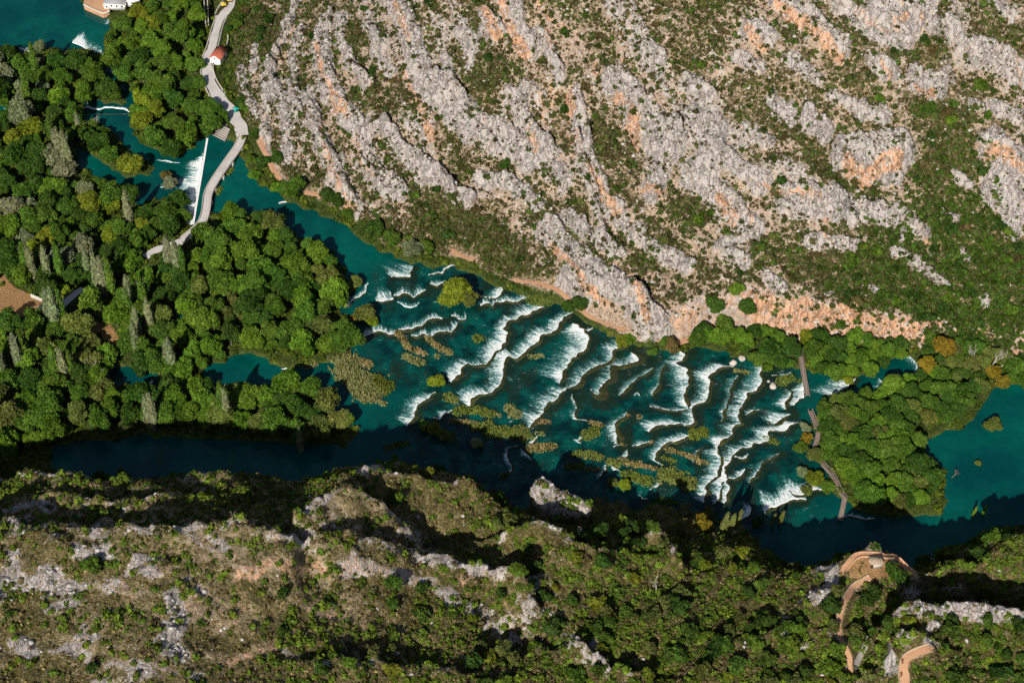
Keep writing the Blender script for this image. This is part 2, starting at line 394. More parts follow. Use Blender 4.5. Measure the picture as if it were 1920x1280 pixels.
# ridges of the near hill: (picture line, height, falloff near, falloff beyond, rockiness)
RIDGES = [
    ([(-120, 978), (0, 975), (100, 987), (270, 986), (430, 978), (520, 1000), (570, 1012)], 8, 26, 2.2, .8), ([(-60, 905), (0, 893), (60, 882), (155, 890)], 8, 14, 2.2, .9), ([(185, 915), (230, 902), (275, 906)], 6, 9, 2, 1),
    ([(370, 888), (400, 880), (430, 890)], 6, 8, 2, 1), ([(540, 976), (590, 946), (640, 924), (700, 934), (745, 956), (784, 990)], 11, 13, 2.2, 1), ([(682, 884), (700, 868), (725, 880), (780, 892)], 6, 10, 2, 1), ([(845, 905), (868, 892), (885, 905)], 8, 7, 2, 1),
    ([(935, 992), (1000, 984), (1040, 990), (1080, 1024)], 9, 12, 2.2, 1), ([(560, 1014), (650, 1012), (780, 1032), (880, 1060), (960, 1070), (990, 1100), (1010, 1140)], 10, 22, 2.4, .7), ([(1050, 1195), (1080, 1190), (1120, 1217), (1172, 1256)], 10, 14, 2.5, .9),
    ([(1690, 1140), (1760, 1126), (1850, 1134), (1990, 1160)], 15, 16, 2.5, 1), ([(1225, 1000), (1255, 1005), (1262, 1030)], 10, 6, 3, 1.1), ([(1560, 1075), (1590, 1045), (1640, 1028), (1700, 1060), (1722, 1082)], 5, 18, 2.5, .6), ([(600, 1245), (700, 1240), (850, 1262)], 5, 12, 2.5, .6),
    ([(1660, 1235), (1690, 1212), (1740, 1216)], 6, 14, 2.5, .6), ([(100, 930), (250, 945), (330, 930)], 5, 9, 2, .5), ([(1470, 1180), (1500, 1140), (1560, 1110)], 6, 14, 5, .5), ([(1740, 1045), (1830, 1025), (1940, 1005)], 6, 8, 3, .6),
]
NB = Field(np.where(near > -50, np.maximum(near, -5), near))
for line, h, fn, ff, rk in RIDGES:
    w = cast_list(line, NB, h * 0.9)
    sl, d, t = local_dist(X, Y, w, fn * 3.2)
    d2, _ = seg_dist(X[sl] + wx_[sl] * 0.7, Y[sl] + wy_[sl] * 0.7, w[:, :2])
    oo = np.argsort(w[:, 0])
    far_side = (Y[sl] + wy_[sl] * 0.5) > np.interp(X[sl], w[oo, 0], w[oo, 1])
    fade = smooth(0, 0.08, t) * smooth(1, 0.92, t) if len(line) > 4 else 1.0
    k = np.where(far_side, np.exp(-(d2 / ff) ** 2), np.exp(-(d2 / fn) ** 1.5)) * (0.3 + 0.7 * fade)
    Z[sl] += np.where(is_near[sl], h * k * (0.7 + 0.6 * fbm(X[sl] / 9, Y[sl] / 9, 111, 2)), 0)
    ROCK[sl] = np.maximum(ROCK[sl], rk * np.where(far_side, 1.0, smooth(fn * .42, fn * 0.06, d2)) * np.exp(-(d2 / (fn * .5)) ** 2) * np.clip(2.4 * fbm(X[sl] / 5, Y[sl] / 5, 115, 3) - .62, 0, 1.1))
# shaded gully behind the right-hand ridge
for line, dep, rad in [([(1725, 1112), (1800, 1110), (2000, 1120)], 16, 12), ([(1640, 1150), (1625, 1200), (1620, 1300)], 9, 7), ([(900, 1140), (1000, 1210), (1100, 1290)], 7, 10), ([(760, 985), (880, 1010), (980, 1050)], 6, 9)]:
    w = cast_list(line, NB)
    sl, d, t = local_dist(X, Y, w, rad * 2.5)
    Z[sl] -= np.where(is_near[sl] & (dn[sl] > 0), dep * np.exp(-(d / rad) ** 2), 0)
nw = np.where(is_near, 1.0, 0.0)
Z += nw * (6.0 * (fbm(X / 30, Y / 30, 121, 3) - .5) + 2.6 * (fbm(X / 6, Y / 6, 125, 3) - .5))
FN = Field(Z)
NBARE = np.zeros(X.shape); NROCK = np.zeros(X.shape)
for line, hw, og_, rk2 in [
        ([(450, 1083), (500, 1066), (550, 1058), (612, 1064)], 12, 1, 0), ([(425, 1245), (470, 1226), (545, 1188)], 9, .9, 0), ([(572, 1143), (600, 1150), (645, 1150)], 10, .9, .2), ([(640, 1062), (700, 1064), (760, 1080), (805, 1092)], 14, .7, .5), ([(840, 1118), (880, 1145), (920, 1172), (955, 1192)], 20, .6, .6),
        ([(780, 1034), (840, 1050), (900, 1068)], 9, .5, .9), ([(862, 1092), (890, 1090)], 8, 1, .2), ([(325, 1118), (336, 1150), (312, 1196), (338, 1232)], 17, 0, 1), ([(90, 1080), (105, 1100)], 18, 0, .9), ([(140, 1028), (160, 1040)], 14, 0, .9), ([(190, 1028), (200, 1045)], 12, 0, .9), ([(262, 1062), (285, 1066)], 12, 0, .9),
        ([(20, 1040), (30, 1090)], 14, 0, .8), ([(100, 1140), (130, 1130)], 13, 0, .8), ([(30, 1200), (50, 1225)], 14, 0, .8), ([(390, 1015), (420, 1025)], 8, 0, .9), ([(200, 1095), (260, 1110)], 14, .6, .2), ([(330, 1160), (380, 1120)], 12, .7, .1), ([(355, 1090), (368, 1110)], 7, 0, 1), ([(10, 955), (60, 945), (100, 955)], 9, .3, .6), ([(200, 1250), (330, 1262)], 8, .5, .4),
        ([(1545, 1065), (1560, 1095), (1530, 1120)], 16, 0, .9), ([(1720, 1132), (1780, 1140), (1850, 1138), (1910, 1150)], 16, 0, 1.1), ([(1760, 1175), (1740, 1195)], 9, 0, 1), ([(1475, 1195), (1500, 1210)], 12, .1, .8), ([(1660, 1230), (1670, 1260)], 13, 0, .9), ([(1010, 1085), (1040, 1140), (1080, 1190)], 12, .6, .2), ([(1010, 1040), (1060, 1060), (1100, 1110)], 15, .5, .1), ([(1070, 1195), (1110, 1210), (1150, 1245)], 8, .2, 1)]:
    w = cast_list(line, FN)
    rad = hw * .23
    sl, d, t = local_dist(X, Y, w, rad * 2.6)
    d2, _ = seg_dist(X[sl] + wx_[sl] * .7, Y[sl] + wy_[sl] * .7, w[:, :2])
    k = smooth(1.5, .4, d2 / rad) * is_near[sl]
    NBARE[sl] = np.maximum(NBARE[sl], og_ * k); NROCK[sl] = np.maximum(NROCK[sl], rk2 * k)
nrk = fbm(X / 16, Y / 10, 131, 4)
NPX, NPY = to_px(X, Y, Z)
left_rocky = smooth(700, 250, NPX) * smooth(990, 1040, NPY)
ROCK = np.where(is_near, np.maximum(ROCK, smooth(0.66 - 0.05 * left_rocky, 0.76, nrk) * (0.25 + 0.5 * left_rocky)), ROCK)
bare = smooth(0.52, 0.66, fbm(X / 26 + 5, Y / 14, 141, 3)) * smooth(1250, 900, NPX)
bare = np.clip(np.maximum(bare * .5, NBARE), 0, 1)
ROCK = np.maximum(ROCK, NROCK)
NEARSOIL = np.where(is_near, bare, 0)
ORANGE = np.where(is_near, np.maximum(ORANGE, bare * 0.62), ORANGE)
near_veg = np.where(is_near, np.clip(0.55 + 0.5 * smooth(500, 1150, NPX) - 0.55 * bare + 0.7 * (fbm(X / 15, Y / 15, 151, 3) - .5), 0, 1) * (1 - 0.8 * np.clip(ROCK, 0, 1)), 0)
VEG = np.maximum(VEG, near_veg)

PIL = [(994, 915), (1003, 900), (1018, 893), (1036, 900), (1052, 918), (1078, 926), (1114, 950), (1100, 957), (1070, 955), (1040, 958), (1015, 945)]
pw = cast_list([(1050, 985)], NB)[0]
PZ = pw[2] + 7.5
print('PILLAR', pw, PZ)
pil = on_level(np.array([q[0] for q in PIL], float), np.array([q[1] for q in PIL], float), PZ)
inp = in_poly(X + wx_ * .25, Y + wy_ * .25, [tuple(q[:2]) for q in pil])
ptop = PZ + 2.5 * (fbm(X / 6, Y / 6, 311, 3) - .5) + 0.06 * (Y - pil[:, 1].mean())
Z = np.where(inp & (Z < ptop), ptop, Z)
is_near |= inp
nw = np.where(is_near, 1.0, 0.0)
ROCK = np.where(inp, np.clip(2.2 * fbm(X / 4, Y / 4, 315, 3) - .1, 0, 1.2), ROCK)
VEG = np.where(inp, .6 * smooth(.5, .62, fbm(X / 5, Y / 5, 317, 2)), VEG)
rk_ = np.clip(ROCK, 0, 1)
fa = facet(U / 5.0, V / 10.0, 1); fb_ = facet((X + n_w1 * .2) / 2.6, (Y + n_w2 * .2) / 3.4, 2)
Z += np.where(is_hill, hillw, nw) * ((0.35 + rk_) * 1.2 * fa + (0.3 + rk_) * 0.5 * fb_)
Z += np.where(is_hill, hillw, nw) * (vnoise(X / 1.3, Y / 1.3, 191) - .5) * (.35 + .5 * rk_)

# ---------------------------------------------------------------- road and footpaths cut into the land
def catmull(P, step):
    P = np.asarray(P, float)
    Q = np.vstack([2 * P[0] - P[1], P, 2 * P[-1] - P[-2]])
    out = []
    for i in range(1, len(Q) - 2):
        n = max(2, int(np.linalg.norm(Q[i + 1] - Q[i]) / step))
        t = np.linspace(0, 1, n, endpoint=False)[:, None]
        a, b, c, d = Q[i - 1], Q[i], Q[i + 1], Q[i + 2]
        out.append(0.5 * (2 * b + (c - a) * t + (2 * a - 5 * b + 4 * c - d) * t ** 2 + (3 * b - a - 3 * c + d) * t ** 3))
    out.append(P[-1:])
    return np.vstack(out)


def flat_line(pts, z, step=2.0):
    a = np.array(pts, float)
    return catmull(on_level(a[:, 0], a[:, 1], z), step)


ROAD_Z = 2.6
ROAD = [(520, -220), (455, -60), (436, 0), (412, 40), (399, 85), (388, 120), (393, 150), (412, 185), (432, 212), (447, 232), (455, 255)]
ROAD_W = [5, 5, 7.5, 7.5, 5.2, 4.4, 4.8, 5.4, 6.2, 9, 5.5]
BRIDGE = [(455, 255), (446, 276), (425, 306), (402, 340), (390, 365), (386, 395), (378, 418), (358, 438), (340, 452)]
ROAD2 = [(340, 452), (315, 462), (290, 470), (272, 482)]
ROAD3 = [(156, 543), (142, 549), (128, 561), (105, 579), (70, 578)]
road_l = flat_line(ROAD, ROAD_Z)
road_w = np.interp(np.linspace(0, 1, len(road_l)), np.linspace(0, 1, len(ROAD_W)), ROAD_W)
bridge_l = flat_line(BRIDGE, ROAD_Z)
road2_l = flat_line(ROAD2, ROAD_Z - 0.2)
road3_l = flat_line(ROAD3, ROAD_Z - 0.8)
FZ = Field(Z)


def land_line(pts, lift=0.0, step=1.5):
    w = cast_list(pts, FZ)
    c = catmull(w, step)
    zz = FZ(c[:, 0], c[:, 1])
    k = np.ones(9) / 9
    zz = np.convolve(np.pad(zz, 4, 'edge'), k, 'valid')
    c[:, 2] = zz + lift
    return c


PATHS = [
    ('hill foot by the road bridge', [(486, 264), (495, 283), (506, 305), (520, 330), (527, 338)], 2.6), ('river bank below the slope', [(572, 362), (588, 364), (602, 366)], 2.6),
    ('bank of the upper rapids', [(846, 470), (862, 478), (888, 487)], 2.8), ('foot of the slope beside the cascades', [(960, 526), (1000, 530), (1040, 541), (1066, 560), (1084, 578), (1102, 592), (1120, 603), (1150, 612), (1172, 616)], 2.2),
    ('bank under the orange cliff', [(1236, 640), (1262, 644), (1285, 640), (1310, 632), (1335, 630)], 3.0),
]
path_l = [(n, land_line(p), w) for n, p, w in PATHS]
VIEW = [
    ('rim of the lookout knoll', [(1716, 1080), (1700, 1063), (1680, 1048), (1660, 1040), (1632, 1037), (1606, 1042), (1590, 1058), (1578, 1072)], 1.7),
    ('saddle below the lookout knoll', [(1632, 1082), (1615, 1090), (1600, 1103), (1586, 1118), (1579, 1140), (1573, 1165), (1574, 1190), (1583, 1210), (1591, 1235), (1593, 1262)], 1.9),
    ('lower right corner clearing', [(1742, 1216), (1716, 1222), (1700, 1234), (1694, 1255), (1696, 1285), (1698, 1310)], 3.0),
]
view_l = [(n, land_line(p), w) for n, p, w in VIEW]


def flatten(line, width, soft=3.0, zo=0.0, only=None):
    sl, d, t = local_dist(X, Y, line[:, :2], np.max(width) / 2 + soft + 1)
    n = len(line)
    zt = np.interp(t * (n - 1), np.arange(n), line[:, 2]) + zo
    wd = np.interp(t * (n - 1), np.arange(n), np.broadcast_to(width, (n,)))
    k = smooth(soft, 0.0, d - wd / 2 - 0.4)
    Z[sl] = Z[sl] * (1 - k) + zt * k
    kk = smooth(1.2, 0, d - wd / 2)
    VEG[sl] *= 1 - 0.8 * kk
    return sl, kk


flatten(road_l, road_w, 4.0, -0.25)
flatten(road2_l, 5.0, 4.0, -0.25)
flatten(road3_l, 4.0, 4.0, -0.25)
for n, l, w in path_l + view_l:
    sl, kk = flatten(l, w, 2.5, -0.12)
    ORANGE[sl] = np.maximum(ORANGE[sl], 0.7 * kk)
# bare earth of the lookout knoll, the field on the left and the stone quay
PXF, PYF = to_px(X, Y, Z)
knoll = in_poly(PXF, PYF, [(1588, 1062), (1610, 1046), (1650, 1042), (1690, 1058), (1716, 1080), (1690, 1084), (1640, 1086), (1612, 1092), (1592, 1082)]) & is_near
FIELD = [(-120, 500), (0, 508), (25, 540), (60, 556), (92, 566), (92, 586), (55, 596), (-20, 594), (-120, 596)]
fieldm = in_poly(PXW, PYW, FIELD) & ~is_near
FT = Field(Z)
DIRT = np.where(fieldm, 1.0, 0.0) + np.where(knoll, 0.6, 0.0)
redbank = in_poly(PXW, PYW, [(155, 596), (200, 600), (232, 640), (225, 655), (190, 640), (160, 615)]) & ~is_near
DIRT = np.maximum(DIRT, redbank * 0.6)
ROCK = np.clip(ROCK, 0, 1.2)
RIVERBED = np.where(~is_hill & ~is_near, 1.0, 0.0)

# ---------------------------------------------------------------- node helpers
def mat(name, build):
    m = bpy.data.materials.new(name)
    m.use_nodes = True
    nt = m.node_tree
    for n in list(nt.nodes):
        nt.nodes.remove(n)
    out = nt.nodes.new('ShaderNodeOutputMaterial')
    sh = build(NT(nt))
    nt.links.new(sh, out.inputs['Surface'])
    return m


class NT:
    def __init__(self, nt): self.nt = nt

    def n(self, kind, **kw):
        nd = self.nt.nodes.new(kind)
        for k, v in kw.items():
            setattr(nd, k, v)
        return nd

    def put(self, sock, v):
        if isinstance(v, bpy.types.NodeSocket):
            self.nt.links.new(v, sock)
        elif isinstance(v, (tuple, list)) and len(v) == 3 and sock.type == 'RGBA':
            sock.default_value = (*v, 1)
        else:
            sock.default_value = v

    def pos(self): return self.n('ShaderNodeNewGeometry').outputs['Position']

    def attr(self, name, out='Color'): return self.n('ShaderNodeAttribute', attribute_name=name).outputs[out]

    def noise(self, vec, scale, detail=3, rough=0.55, dist=0.0):
        nd = self.n('ShaderNodeTexNoise')
        self.put(nd.inputs['Vector'], vec); self.put(nd.inputs['Scale'], scale)
        self.put(nd.inputs['Detail'], detail); self.put(nd.inputs['Roughness'], rough); self.put(nd.inputs['Distortion'], dist)
        return nd.outputs['Fac']

    def voro(self, vec, scale, feature='F1', out='Distance'):
        nd = self.n('ShaderNodeTexVoronoi', feature=feature)
        self.put(nd.inputs['Vector'], vec); self.put(nd.inputs['Scale'], scale)
        return nd.outputs[out]

    def mapv(self, vec, scale=(1, 1, 1), rot=(0, 0, 0)):
        nd = self.n('ShaderNodeMapping')
        self.put(nd.inputs['Vector'], vec)
        nd.inputs['Scale'].default_value = scale; nd.inputs['Rotation'].default_value = rot
        return nd.outputs[0]

    def ramp(self, v, lo, hi, a=0.0, b=1.0):
        nd = self.n('ShaderNodeMapRange', interpolation_type='SMOOTHSTEP')
        for i, q in enumerate((v, lo, hi, a, b)):
            self.put(nd.inputs[i], q)
        return nd.outputs[0]

    def mix(self, f, a, b):
        nd = self.n('ShaderNodeMix', data_type='RGBA')
        self.put(nd.inputs['Factor'], f); self.put(nd.inputs['A'] if False else nd.inputs[6], a); self.put(nd.inputs[7], b)
        return nd.outputs[2]

    def m(self, op, a, b=0.0, c=None):
        nd = self.n('ShaderNodeMath', operation=op)
        self.put(nd.inputs[0], a); self.put(nd.inputs[1], b)
        if c is not None:
            self.put(nd.inputs[2], c)
        return nd.outputs[0]

    def sep(self, c):
        nd = self.n('ShaderNodeSeparateColor')
        self.put(nd.inputs[0], c)
        return nd.outputs

    def bump(self, h, dist, strength=1.0):
        nd = self.n('ShaderNodeBump')
        self.put(nd.inputs['Height'], h); nd.inputs['Distance'].default_value = dist; nd.inputs['Strength'].default_value = strength
        return nd.outputs[0]

    def bsdf(self, color, rough=0.85, normal=None, spec=0.25, **kw):
        nd = self.n('ShaderNodeBsdfPrincipled')
        self.put(nd.inputs['Base Color'], color); self.put(nd.inputs['Roughness'], rough); self.put(nd.inputs['Specular IOR Level'], spec)
        if normal is not None:
            self.put(nd.inputs['Normal'], normal)
        for k, v in kw.items():
            self.put(nd.inputs[k], v)
        return nd.outputs[0]


def ground_shader(t):
    P = t.pos()
    a = t.sep(t.attr('cover')); rock, orange, veg = a[0], a[1], a[2]
    b = t.sep(t.attr('cover_more')); dirt, hill, near_ = b[0], b[1], b[2]
    nA = t.noise(P, 0.07, 4); nB = t.noise(P, 0.30, 4, .62); nC = t.noise(P, 0.95, 4, .68); nD = t.noise(P, 2.4, 2, .7); nE = t.noise(P, 0.55, 3, .7)
    strk = t.noise(t.mapv(P, (0.55, 0.35, 0.07)), 1.0, 4, .65)
    crk = t.m('ABSOLUTE', t.m('SUBTRACT', t.noise(t.mapv(P, (0.30, 0.14, 0.16), (0, 0, -.5)), 1.0, 5, .62, .6), 0.5))
    chips = t.sep(t.voro(P, 1.2, 'F1', 'Color'))[0]
    grey = t.mix(t.ramp(nB, .3, .7), (0.35, 0.31, 0.29), (0.57, 0.52, 0.492))
    grey = t.mix(t.ramp(chips, 0.2, 1.0, 0.0, 0.45), grey, (0.60, 0.56, 0.535))
    grey = t.mix(t.m('MULTIPLY', t.ramp(nC, 0.55, 0.68, 0.0, 0.75), t.ramp(rock, .75, 1.0, 1.0, .45)), grey, (0.19, 0.17, 0.15))
    grey = t.mix(t.ramp(strk, 0.52, 0.68, 0, 0.55), grey, (0.58, 0.43, 0.32))
    warm = t.mix(t.ramp(strk, .35, .65), (0.56, 0.28, 0.14), (0.78, 0.47, 0.30))
    warm = t.mix(t.ramp(nB, 0.50, 0.66), warm, (0.62, 0.50, 0.41))
    warm = t.mix(t.ramp(nC, 0.56, 0.68, 0, .6), warm, (0.28, 0.19, 0.12))
    soil = t.mix(t.ramp(nB, .3, .7), (0.34, 0.235, 0.155), (0.61, 0.43, 0.305))
    soil = t.mix(t.ramp(nD, 0.48, 0.60, 0, .75), soil, (0.57, 0.50, 0.45))
    soil = t.mix(t.ramp(nC, 0.54, 0.64, 0, .7), soil, (0.13, 0.115, 0.055))
    nsoil = t.mix(t.ramp(nB, .3, .7), (0.22, 0.175, 0.09), (0.44, 0.33, 0.20))
    nsoil = t.mix(t.ramp(nD, 0.50, 0.64, 0, .6), nsoil, (0.42, 0.37, 0.30))
    soil = t.mix(near_, soil, nsoil)
    grass = t.mix(t.ramp(nB, .3, .7), (0.10, 0.092, 0.030), (0.255, 0.20, 0.085))
    grass = t.mix(t.ramp(nD, 0.52, 0.66, 0, .65), grass, (0.045, 0.052, 0.016))
    grass = t.mix(t.ramp(nC, 0.55, 0.68, 0, .6), grass, (0.30, 0.235, 0.135))
    cov = t.m('ADD', t.m('MULTIPLY', veg, t.m('ADD', .55, t.m('MULTIPLY', near_, .5))), t.m('MULTIPLY', t.m('SUBTRACT', nE, 0.5), 2.6))
    col = t.mix(t.ramp(cov, 0.15, 0.7), soil, grass)
    rk = t.m('ADD', t.m('ADD', rock, t.m('MULTIPLY', t.m('SUBTRACT', nC, 0.5), 1.7)), t.m('MULTIPLY', t.m('SUBTRACT', nB, 0.5), 1.1))
    col = t.mix(t.ramp(rk, 0.24, 0.46), col, grey)
    og = t.m('ADD', t.m('ADD', orange, t.m('MULTIPLY', t.m('SUBTRACT', nE, 0.5), .9)), t.m('MULTIPLY', t.m('SUBTRACT', strk, 0.5), 1.5))
    col = t.mix(t.ramp(og, 0.36, 0.80, 0, .92), col, warm)
    spk = t.m('ADD', t.noise(P, 0.8, 4, .8), t.m('MULTIPLY', t.m('SUBTRACT', veg, t.m('MULTIPLY', rock, 1.3)), 0.10))
    col = t.mix(t.ramp(spk, 0.545, 0.60, 0, .88), col, t.mix(nB, (0.050, 0.046, 0.018), (0.10, 0.085, 0.034)))
    col = t.mix(t.m('MULTIPLY', t.ramp(crk, 0.0, 0.022, .7, 0.0), t.ramp(rock, .3, .7)), col, (0.10, 0.09, 0.075))
    floor = t.mix(t.ramp(nE, .35, .65), (0.035, 0.058, 0.014), (0.085, 0.105, 0.022))
    col = t.mix(t.m('MAXIMUM', hill, near_), floor, col)
    earth = t.mix(nB, (0.30, 0.165, 0.07), (0.48, 0.29, 0.135))
    earth = t.mix(t.ramp(nC, .52, .66, 0, .6), earth, (0.15, .11, .05))
    col = t.mix(t.ramp(t.m('ADD', dirt, t.m('MULTIPLY', t.m('SUBTRACT', nC, .5), .8)), 0.35, 0.6), col, earth)
    h = t.m('ADD', t.m('ADD', nC, t.m('MULTIPLY', nD, 0.55)), t.m('MULTIPLY', t.ramp(crk, 0.0, 0.05), t.m('MULTIPLY', rock, 0.6)))
    return t.bsdf(col, 0.92, t.bump(h, 1.3, 0.9), 0.1)


M_GROUND = mat('limestone_slope', ground_shader)


# ---------------------------------------------------------------- mesh helpers
def mesh_np(name, V, F, attrs=None, smooth_=False, mats=()):
    V = np.asarray(V, np.float32); F = np.asarray(F, np.int32)
    me = bpy.data.meshes.new(name)
    me.vertices.add(len(V)); me.vertices.foreach_set('co', V.ravel())
    k = F.shape[1]
    me.loops.add(F.size); me.loops.foreach_set('vertex_index', F.ravel())
    me.polygons.add(len(F))
    me.polygons.foreach_set('loop_start', np.arange(0, F.size, k, dtype=np.int32))
    me.polygons.foreach_set('loop_total', np.full(len(F), k, np.int32))
    if smooth_:
        me.polygons.foreach_set('use_smooth', np.ones(len(F), bool))
    for an, av in (attrs or {}).items():
        av = np.asarray(av, np.float32)
        if av.ndim == 1:
            at = me.attributes.new(an, 'FLOAT', 'POINT'); at.data.foreach_set('value', av)
        else:
            if av.shape[1] == 3:
                av = np.hstack([av, np.ones((len(av), 1), np.float32)])
            at = me.attributes.new(an, 'FLOAT_COLOR', 'POINT'); at.data.foreach_set('color', av.ravel())
    me.update(calc_edges=True)
    for m in mats:
        me.materials.append(m)
    return me


def link(name, me, parent=None, loc=None, rot=None, scale=None):
    o = bpy.data.objects.new(name, me)
    COL.objects.link(o)
    if parent is not None:
        o.parent = parent
    if loc is not None:
        o.location = loc
    if rot is not None:
        o.rotation_euler = rot
    if scale is not None:
        o.scale = scale
    return o


def tag(o, label=None, cat=None, group=None, kind=None):
    for k, v in (('label', label), ('category', cat), ('group', group), ('kind', kind)):
        if v:
            o[k] = v
    return o


def join(parts):
    """parts: list of (V, F) with the same face size"""
    vs, fs, n = [], [], 0
    for v, f in parts:
        vs.append(np.asarray(v, float)); fs.append(np.asarray(f) + n); n += len(v)
    return np.vstack(vs), np.vstack(fs)


def box(cx, cy, cz, sx, sy, sz, rz=0.0):
    v = np.array([(x, y, z) for z in (-.5, .5) for y in (-.5, .5) for x in (-.5, .5)]) * (sx, sy, sz)
    c, s = math.cos(rz), math.sin(rz)
    v = np.stack([v[:, 0] * c - v[:, 1] * s + cx, v[:, 0] * s + v[:, 1] * c + cy, v[:, 2] + cz], -1)
    f = np.array([(0, 2, 3, 1), (4, 5, 7, 6), (0, 1, 5, 4), (2, 6, 7, 3), (0, 4, 6, 2), (1, 3, 7, 5)])
    return v, f


def tube(a, b, ra, rb, n=6):
    a = np.asarray(a, float); b = np.asarray(b, float)
    d = b - a; d = d / (np.linalg.norm(d) + 1e-9)
    u = np.cross(d, (0.31, 0.72, 0.21)); u /= np.linalg.norm(u); w = np.cross(d, u)
    an = np.arange(n) / n * 2 * math.pi
    ring = np.cos(an)[:, None] * u + np.sin(an)[:, None] * w
    v = np.vstack([a + ring * ra, b + ring * rb])
    i = np.arange(n); j = (i + 1) % n
    return v, np.stack([i, j, j + n, i + n], -1)


# ---------------------------------------------------------------- terrain object
def grid_faces(ny, nx, keep=None):
    idx = np.arange(ny * nx).reshape(ny, nx)
    f = np.stack([idx[:-1, :-1], idx[:-1, 1:], idx[1:, 1:], idx[1:, :-1]], -1)
    if keep is not None:
        f = f[keep]
    return f.reshape(-1, 4)


FT = Field(Z)
cover = np.stack([np.clip(ROCK, 0, 1), np.clip(ORANGE, 0, 1), np.clip(VEG, 0, 1)], -1).reshape(-1, 3)
more = np.stack([np.clip(DIRT, 0, 1), is_hill.astype(float), is_near.astype(float)], -1).reshape(-1, 3)
me = mesh_np('terrain', np.stack([X, Y, Z], -1).reshape(-1, 3), grid_faces(*X.shape), {'cover': cover, 'cover_more': more}, False, [M_GROUND])
tag(link('terrain', me), kind='structure')
#STAGE2
# ---------------------------------------------------------------- water
def dilate(m, n):
    for _ in range(n):
        q = m.copy()
        q[1:] |= m[:-1]; q[:-1] |= m[1:]; q[:, 1:] |= m[:, :-1]; q[:, :-1] |= m[:, 1:]
        m = q
    return m


wkeep = dilate(wmask, 4) & ~(is_hill & (D > 5)) & ~(near > VALLEY + 6)
fk = wkeep[:-1, :-1] & wkeep[1:, :-1] & wkeep[:-1, 1:] & wkeep[1:, 1:]
FW_ = Field(ZW)


def foam_shader(t):
    a = t.sep(t.attr('flow')); u, v, dens = a[0], a[1], a[2]
    cb = t.n('ShaderNodeCombineXYZ')
    t.put(cb.inputs[0], t.m('MULTIPLY', u, 1.0)); t.put(cb.inputs[1], t.m('MULTIPLY', v, 0.13)); t.put(cb.inputs[2], 0.0)
    streak = t.noise(cb.outputs[0], 0.95, 4, .75, .35)
    cb2 = t.n('ShaderNodeCombineXYZ')
    t.put(cb2.inputs[0], u); t.put(cb2.inputs[1], t.m('MULTIPLY', v, 0.45)); t.put(cb2.inputs[2], 3.0)
    fine = t.noise(cb2.outputs[0], 1.7, 3, .7)
    big = t.noise(cb2.outputs[0], 0.10, 2)
    fv = t.attr('reach', 'Fac')
    s = t.m('ADD', t.m('MULTIPLY', t.m('SUBTRACT', streak, .5), 2.7), t.m('MULTIPLY', t.m('SUBTRACT', fine, .5), 2.0))
    s = t.m('ADD', s, t.m('MULTIPLY', t.m('SUBTRACT', big, .5), 1.4))
    s = t.m('SUBTRACT', t.m('ADD', s, .10), t.m('MULTIPLY', fv, 1.40))
    s = t.m('ADD', s, dens)
    al = t.ramp(s, 0.20, 1.10, 0, .97)
    edge = t.ramp(fv, 0.6, 1.0, 1.0, 0.0)
    mist = t.m('MULTIPLY', t.ramp(fv, 0.0, .75, .55, 0.0), t.ramp(t.m('ADD', big, t.m('MULTIPLY', fine, .5)), .5, .95))
    al = t.m('MAXIMUM', t.m('MULTIPLY', al, edge), mist)
    col = t.mix(t.ramp(s, 0.5, 1.25), (0.22, 0.50, 0.50), (0.86, 0.88, 0.88))
    d = t.bsdf(col, 0.6, t.bump(fine, 0.5, 0.8), 0.2)
    tr = t.n('ShaderNodeBsdfTransparent').outputs[0]
    mx = t.n('ShaderNodeMixShader')
    t.put(mx.inputs[0], al); t.put(mx.inputs[1], tr); t.put(mx.inputs[2], d)
    return mx.outputs[0]


M_FOAM = mat('white_water', foam_shader)


def tufa_shader(t):
    P = t.pos()
    n = t.noise(P, 0.9, 4, .65); n2 = t.noise(P, 0.2, 3)
    col = t.mix(n, (0.008, 0.013, 0.007), (0.05, 0.055, 0.016))
    col = t.mix(t.ramp(n2, 0.52, 0.66, 0, .7), col, (0.075, 0.075, 0.02))
    return t.bsdf(col, 0.8, t.bump(n, 0.5, 0.9), 0.2)


M_TUFA = mat('mossy_tufa', tufa_shader)


def smooth_line(P, step):
    return catmull(P, step)


CREST = []


